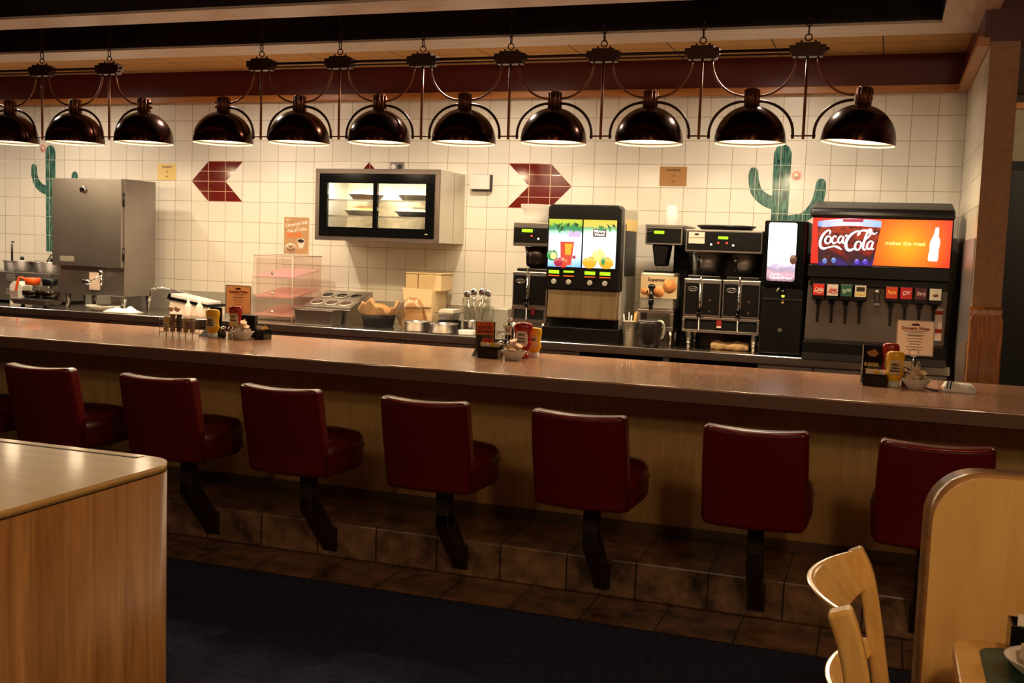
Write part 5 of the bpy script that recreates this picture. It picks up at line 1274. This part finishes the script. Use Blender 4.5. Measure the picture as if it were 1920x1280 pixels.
card(-3.79, -1.90, 1.035, .158, .152, 'tan drinks card rising behind the left condiment group', 'left', 'tansheet')
shaker(-3.775, -2.06, 'pepper shaker nearest the left mustard bottle', 'ink'); shaker(-3.728, -2.06, 'salt shaker beside the left dish of creamers', 'white')
t = thing('coupon_box', 'small black box under the left drinks card', 'box', (-3.66, -1.92, FZ))
obj('box', MB().box(-3.735, -3.645, -1.955, -1.925, FZ, 1.03), 'blackm', t, bevel=.003)
dish(-3.635, -2.09, 'white dish heaped with creamers in the left condiment group'); creamers(-3.635, -2.09, FZ, 11, 'white creamer cup heaped in the leftmost dish', 'creamers in the left dish')
single('plastic_knife', MB().cyl((-3.705, -2.02, FZ+.09), (-3.665, -2.03, FZ+.05), .004, n=6).cyl((-3.665, -2.03, FZ+.05), (-3.635, -2.035, FZ+.012), .003, n=6) if 0 else MB().cyl((-3.70, -1.975, FZ+.10), (-3.655, -1.985, FZ+.0), .004, n=6), 'white', 'white plastic knife leaning against the left coupon box', 'knife')
caddy(-3.565, -2.0, .06, .08, .055, 'small black caddy right of the left creamer dish', [('paper', 'white'), ('yellow', 'yellow'), ('note', 'golden')], 'at the left end')
# --- middle group
table_sign(-2.262, -2.035, .094, .17, 'orange reward sign with EARN 35 in the middle group', 'orange')
caddy(-2.205, -2.115, .104, .06, .056, 'black caddy of sugar packets in front of the orange sign', [('paper', 'white'), ('paper', 'plain'), ('yellow', 'yellow'), ('note', 'golden'), ('pinkpaper', 'pink')], 'in front of the orange sign')
t = thing('wire_caddy', 'chrome wire condiment caddy between the orange sign and the ketchup', 'caddy', (-2.165, -1.98, FZ))
fr = MB()
for z in (FZ+.012, FZ+.06): fr.tube(smoothpts([(-2.215, -2.02, z), (-2.12, -2.02, z), (-2.12, -1.93, z), (-2.215, -1.93, z), (-2.215, -2.02, z)], 3), .002, 6)
obj('wire_frame', fr, 'chrome', t); obj('handle', MB().tube(smoothpts([(-2.167, -1.975, FZ), (-2.167, -1.975, FZ+.12), (-2.19, -1.975, FZ+.15), (-2.167, -1.975, FZ+.175), (-2.145, -1.975, FZ+.15), (-2.167, -1.975, FZ+.12)], 5), .0025, 6), 'chrome', t)
obj('curl', MB().tube(arc(-2.19, FZ+.10, .018, 0, 2*PI, 14, -2.022)[:-1], .0022, 6, True).tube(arc(-2.145, FZ+.10, .018, 0, 2*PI, 14, -2.022)[:-1], .0022, 6, True), 'chrome', t)
shaker(-2.19, -1.995, 'pepper shaker in the chrome caddy beside the orange sign', 'ink', .075); shaker(-2.145, -1.995, 'salt shaker in the chrome caddy beside the middle ketchup', 'white', .075)
t = thing('steak_sauce', 'small bottle with pale red-barred label at the back of the chrome caddy', 'bottle', (-2.165, -1.945, FZ))
obj('bottle', MB().lathe([(.0001, 0), (.021, 0), (.022, .006), (.022, .12), (.010, .15), (.010, .17), (.0001, .17)], (-2.165, -1.945, FZ), 16), 'coffee', t); obj('label_patch', MB().box(-2.183, -2.147, -1.9695, -1.968, FZ+.105, FZ+.155), 'paper', t)
for dx in (-.007, .004): obj('label_bar', MB().box(-2.165+dx, -2.162+dx, -1.9702, -1.9695, FZ+.11, FZ+.145), 'inkred', t)
obj('cap', MB().cyl((-2.165, -1.945, FZ+.1705), (-2.165, -1.945, FZ+.19), .012, n=14), 'white', t)
bottle(-2.062, -2.035, .178, .095, 'ketch', 'red ketchup bottle in the middle condiment group', 'ketch', 'ink', [('HEINZ', .66, .038), ('Tomato', .56, .034), ('Ketchup', .48, .042)], 'pinkpaper')
bottle(-2.03, -1.955, .15, .078, 'yellow', 'yellow mustard bottle half hidden behind the middle ketchup', 'white', 'ink', [('HEINZ', .6, .03)])
dish(-2.07, -2.145, 'white dish heaped with creamers in front of the middle ketchup'); creamers(-2.07, -2.145, FZ, 11, 'white creamer cup heaped in the middle dish', 'creamers in the middle dish')
# --- right group
table_sign(-.425, -2.03, .082, .166, 'dark brown burger sign in the right condiment group', 'dark')
caddy(-.412, -2.13, .098, .062, .052, 'black caddy of sugar packets at the right end of the counter', [('paper', 'white'), ('yellow', 'yellow'), ('paper', 'plain'), ('pink', 'pink')], 'at the right end')
bottle(-.332, -2.135, .155, .074, 'yellow', 'yellow mustard bottle at the front of the right condiment group', 'white', 'ink', [('HEINZ', .63, .028), ('Yellow', .54, .036), ('Mustard', .46, .04)])
bottle(-.352, -2.03, .182, .072, 'ketch', 'red ketchup bottle behind the right mustard bottle', 'ketch', 'ink', [('HEINZ', .66, .034)])
card(-.256, -2.0, 1.042, .152, .150, 'white drinks card clipped above the right condiment group', 'right')
shaker(-.285, -2.075, 'glass pepper shaker below the right drinks card', 'ink', .085)
t = thing('salt_box', 'small white box printed with dark ovals below the right drinks card', 'box', (-.283, -2.035, FZ))
obj('box', MB().box(-.302, -.264, -2.05, -2.02, FZ, FZ+.105), 'paper', t, bevel=.002)
for x in (-.290, -.276): obj('printed_oval', MB().lathe([(.0001, 0), (.006, 0), (.006, .0006), (.0001, .0006)], (x, -2.0505, FZ+.06), 12, (0, -1, 0), 1., 1.5), 'ink', t)
obj('printed_oval', MB().lathe([(.0001, 0), (.004, 0), (.004, .0006), (.0001, .0006)], (-.283, -2.0505, FZ+.047), 10, (0, -1, 0)), 'inkred', t)
t = thing('wire_caddy', 'chrome wire stand behind the right dish of creamers', 'caddy', (-.235, -2.06, FZ))
obj('leg_wire', MB().tube(smoothpts([(-.27, -2.07, FZ), (-.25, -2.06, FZ+.06), (-.235, -2.06, FZ+.11), (-.22, -2.06, FZ+.06), (-.195, -2.07, FZ)], 5), .0025, 6), 'chrome', t)
obj('ring', MB().tube([(-.235+.03*math.cos(2*PI*k/18), -2.06+.03*math.sin(2*PI*k/18), FZ+.04) for k in range(18)], .0022, 6, True), 'chrome', t)
dish(-.245, -2.165, 'white dish heaped with creamers beside the folded towel', .062); creamers(-.245, -2.165, FZ, 11, 'white creamer cup heaped in the rightmost dish', 'creamers in the right dish')
single('table_knife', MB().prism([(-.20, -2.10), (-.165, -2.165), (-.155, -2.185), (-.165, -2.19), (-.178, -2.17), (-.21, -2.105)], 'XY', FZ, FZ+.004), 'darksteel', 'dark table knife lying under the rim of the right creamer dish', 'knife')
# folded towel
t = thing('folded_towel', 'folded white towel with two blue stripes at the right of the counter', 'towel', (-.07, -2.02, FZ))
mb = MB(); nx, ny = 14, 10; vs_ = []
for side in (0, 1):
    for j in range(ny+1):
        for i in range(nx+1):
            u, v = i/nx, j/ny
            h = (.05*(1-.55*u)*(1-.3*v)-.004*math.sin(5*u)+.004*math.sin(7*v+2*u))*min(1, 8*u+.25, 8*(1-u)+.25)*min(1, 6*v+.3, 6*(1-v)+.3)
            vs_.append((-.137+.125*u+.012*math.sin(3*v), -2.185+.2*v-.012*u, FZ+(h if side else .0005)))
W_ = nx+1; o_ = W_*(ny+1); fs = []
for s_ in (0, 1):
    for j in range(ny):
        for i in range(nx): fs.append(tuple(s_*o_+q for q in (j*W_+i, j*W_+i+1, (j+1)*W_+i+1, (j+1)*W_+i)))
for i in range(nx): fs += [(i, i+1, o_+i+1, o_+i), (ny*W_+i, ny*W_+i+1, o_+ny*W_+i+1, o_+ny*W_+i)]
for j in range(ny): fs += [(j*W_, (j+1)*W_, o_+(j+1)*W_, o_+j*W_), (j*W_+nx, (j+1)*W_+nx, o_+(j+1)*W_+nx, o_+j*W_+nx)]
mb.add(vs_, fs, True)
obj('cloth', mb, 'cloth', t)
for u0 in (.10, .2):
    sp_ = MB(); sv = []
    for j in range(ny+1):
        for du in (0, .045):
            u, v = u0+du, j/ny
            h = (.05*(1-.55*u)*(1-.3*v)-.004*math.sin(5*u)+.004*math.sin(7*v+2*u))*min(1, 8*u+.25, 8*(1-u)+.25)*min(1, 6*v+.3, 6*(1-v)+.3)
            sv.append((-.137+.125*u+.012*math.sin(3*v), -2.185+.2*v-.012*u, FZ+h+.0008))
    sp_.add(sv, [(2*j, 2*j+1, 2*j+3, 2*j+2) for j in range(ny)], True)
    so = obj('stripe', sp_, 'blueink', t); so.modifiers.new('thick', 'SOLIDIFY').thickness = .0006

# ------------------------------------------------------------------ foreground: partition, booth panel, table, chair
t = thing('partition', 'pale wood half-height partition with rounded corner in the left foreground', 'partition', (-2.6, -6.6, 0))
bx1, by1, r = -1.712, -5.205, .075
pl_ = [(-3.6, -9.2), (bx1, -9.2)]+[(bx1-r+r*math.cos(a), by1-r+r*math.sin(a)) for a in [PI/2*k/10 for k in range(11)]]+[(-3.6, by1)]
obj('body', MB().prism(pl_, 'XY', 0, .984, True), 'maple_v', t)
obj('seam', MB().prism([(a-.002 if a > -3 else a, b-.002 if b > -9 else b) for a, b in pl_], 'XY', .984, .9865, True), 'kick', t)
obj('top', MB().prism(pl_, 'XY', .9865, 1.0, True), 'maple', t)
obj('inlay_groove', MB().box(-3.6, -1.80, -5.236, -5.230, .9995, 1.0006), 'kick', t)
obj('back_lip', MB().box(-3.6, -1.80, -5.2295, -5.2065, .9995, 1.0010), 'maple', t)

t = thing('booth_panel', 'upright pale wood booth end panel with rounded top corner at right', 'panel', (-.275, -4.75, 0), rz=math.radians(8))
r = .10; W2 = 1.3; H2 = 1.032; TH = .105
pp = [(0, 0), (W2, 0), (W2, H2)]+[(r+r*math.cos(a), H2-r+r*math.sin(a)) for a in [PI/2+PI/2*k/10 for k in range(11)]]
obj('face', MB().prism(pp, 'XZ', 0, .002), 'booth', t, local=True)
obj('edge_band', MB().prism([(a, b) for a, b in pp], 'XZ', .0021, TH, True), 'edgeband', t, local=True)

t = thing('dining_table', 'pale wood booth table with dark green inset top at lower right', 'table', (.35, -5.3, 0))
tp = rrect(-.232, .95, -5.85, -4.835, .055, 6)
obj('top', MB().prism(tp, 'XY', .712, .74, True), 'maple', t, bevel=.004)
obj('green_inset', MB().prism(rrect(-.188, .90, -5.80, -4.872, .04, 6), 'XY', .7401, .7408), 'green', t)
obj('pedestal', MB().cyl((.35, -5.3, .03), (.35, -5.3, .712), .05, n=16), 'blackm', t); obj('base_plate', MB().box(.05, .65, -5.6, -5.0, 0, .03), 'blackm', t, bevel=.01)
dish(-.082, -5.03, 'white dish of creamers on the green table top at lower right', .078, .7409)
creamers(-.082, -5.03, .745, 9, 'creamer cup heaped in the dish on the green table', 'creamers on the green table', .045)
caddy(-.085, -4.895, .11, .06, .062, 'black caddy with packets on the table against the booth panel', [('paper', 'white'), ('paper', 'plain'), ('yellow', 'yellow')], 'on the green table', .7409)

t = thing('dining_chair', 'pale beech bentwood chair seen from behind at lower right', 'chair', (-.25, -4.95, 0))
def stile(y, pts, w, d):
    mb = MB(); vs_ = []; q = smoothpts(pts, 5)
    for i, (x, z) in enumerate(q):
        a = q[max(0, i-1)]; b = q[min(len(q)-1, i+1)]; tx, tz = b[0]-a[0], b[1]-a[1]; l = math.hypot(tx, tz); nx_, nz_ = -tz/l, tx/l
        for sx_, sy_ in ((-1, -1), (1, -1), (1, 1), (-1, 1)): vs_.append((x+nx_*sx_*w/2, y+sy_*d/2, z+nz_*sx_*w/2))
    n = len(q); fs = [(3, 2, 1, 0), tuple((n-1)*4+k for k in range(4))]
    for i in range(n-1):
        for k in range(4): j = (k+1) % 4; fs.append((i*4+k, i*4+j, (i+1)*4+j, (i+1)*4+k))
    mb.add(vs_, fs); return mb
SP = [(-.36, .0), (-.325, .25), (-.325, .45), (-.353, .60), (-.374, .72), (-.394, .81), (-.420, .862)]
obj('back_post', stile(-4.745, SP, .034, .036), 'beech', t, bevel=.008, seg=3)
SN = [(-.385, .0), (-.35, .25), (-.35, .45), (-.380, .62), (-.396, .745), (-.412, .812), (-.432, .866)]
obj('back_post', stile(-5.164, SN, .042, .04), 'beech', t, bevel=.008, seg=3)
def back_rail(name, zc, hh, bulge, xl, yl0, yl1, th=.014):
    mb = MB(); n = 18; vs_ = []
    for i in range(n+1):
        u = i/n; y = yl0+(yl1-yl0)*u; x = xl-bulge*math.sin(PI*u)**.8
        for dx, dz in ((-th/2, -hh/2), (th/2, -hh/2), (th/2, hh/2), (-th/2, hh/2)):
            xx = xl-bulge*(1+1.1*dz/hh*.62)*math.sin(PI*u)**.8
            vs_.append((xx+dx-.34*dz, y, zc+dz))
    fs = [(3, 2, 1, 0), tuple(n*4+k for k in range(4))]
    for i in range(n):
        for k in range(4): j = (k+1) % 4; fs.append((i*4+k, i*4+j, (i+1)*4+j, (i+1)*4+k))
    mb.add(vs_, fs); return obj(name, mb, 'beech', t, bevel=.004, seg=2)
back_rail('top_rail', .822, .075, .056, -.405, -4.752, -5.157); back_rail('lower_rail', .668, .032, .05, -.378, -4.752, -5.157)
sp2 = rrect(-.35, .02, -5.17, -4.768, .05, 5)
obj('seat', MB().prism(sp2, 'XY', .44, .475), 'beech', t, bevel=.008)
for y in (-4.792, -5.145): obj('front_leg', MB().cyl((0, y, 0), (-.01, y, .44), .016, .02, n=12), 'beech', t)
obj('stretcher', MB().cyl((-.33, -4.757, .2), (-.005, -4.792, .2), .011, n=10), 'beech', t); obj('stretcher', MB().cyl((-.355, -5.164, .2), (-.005, -5.145, .2), .011, n=10), 'beech', t)
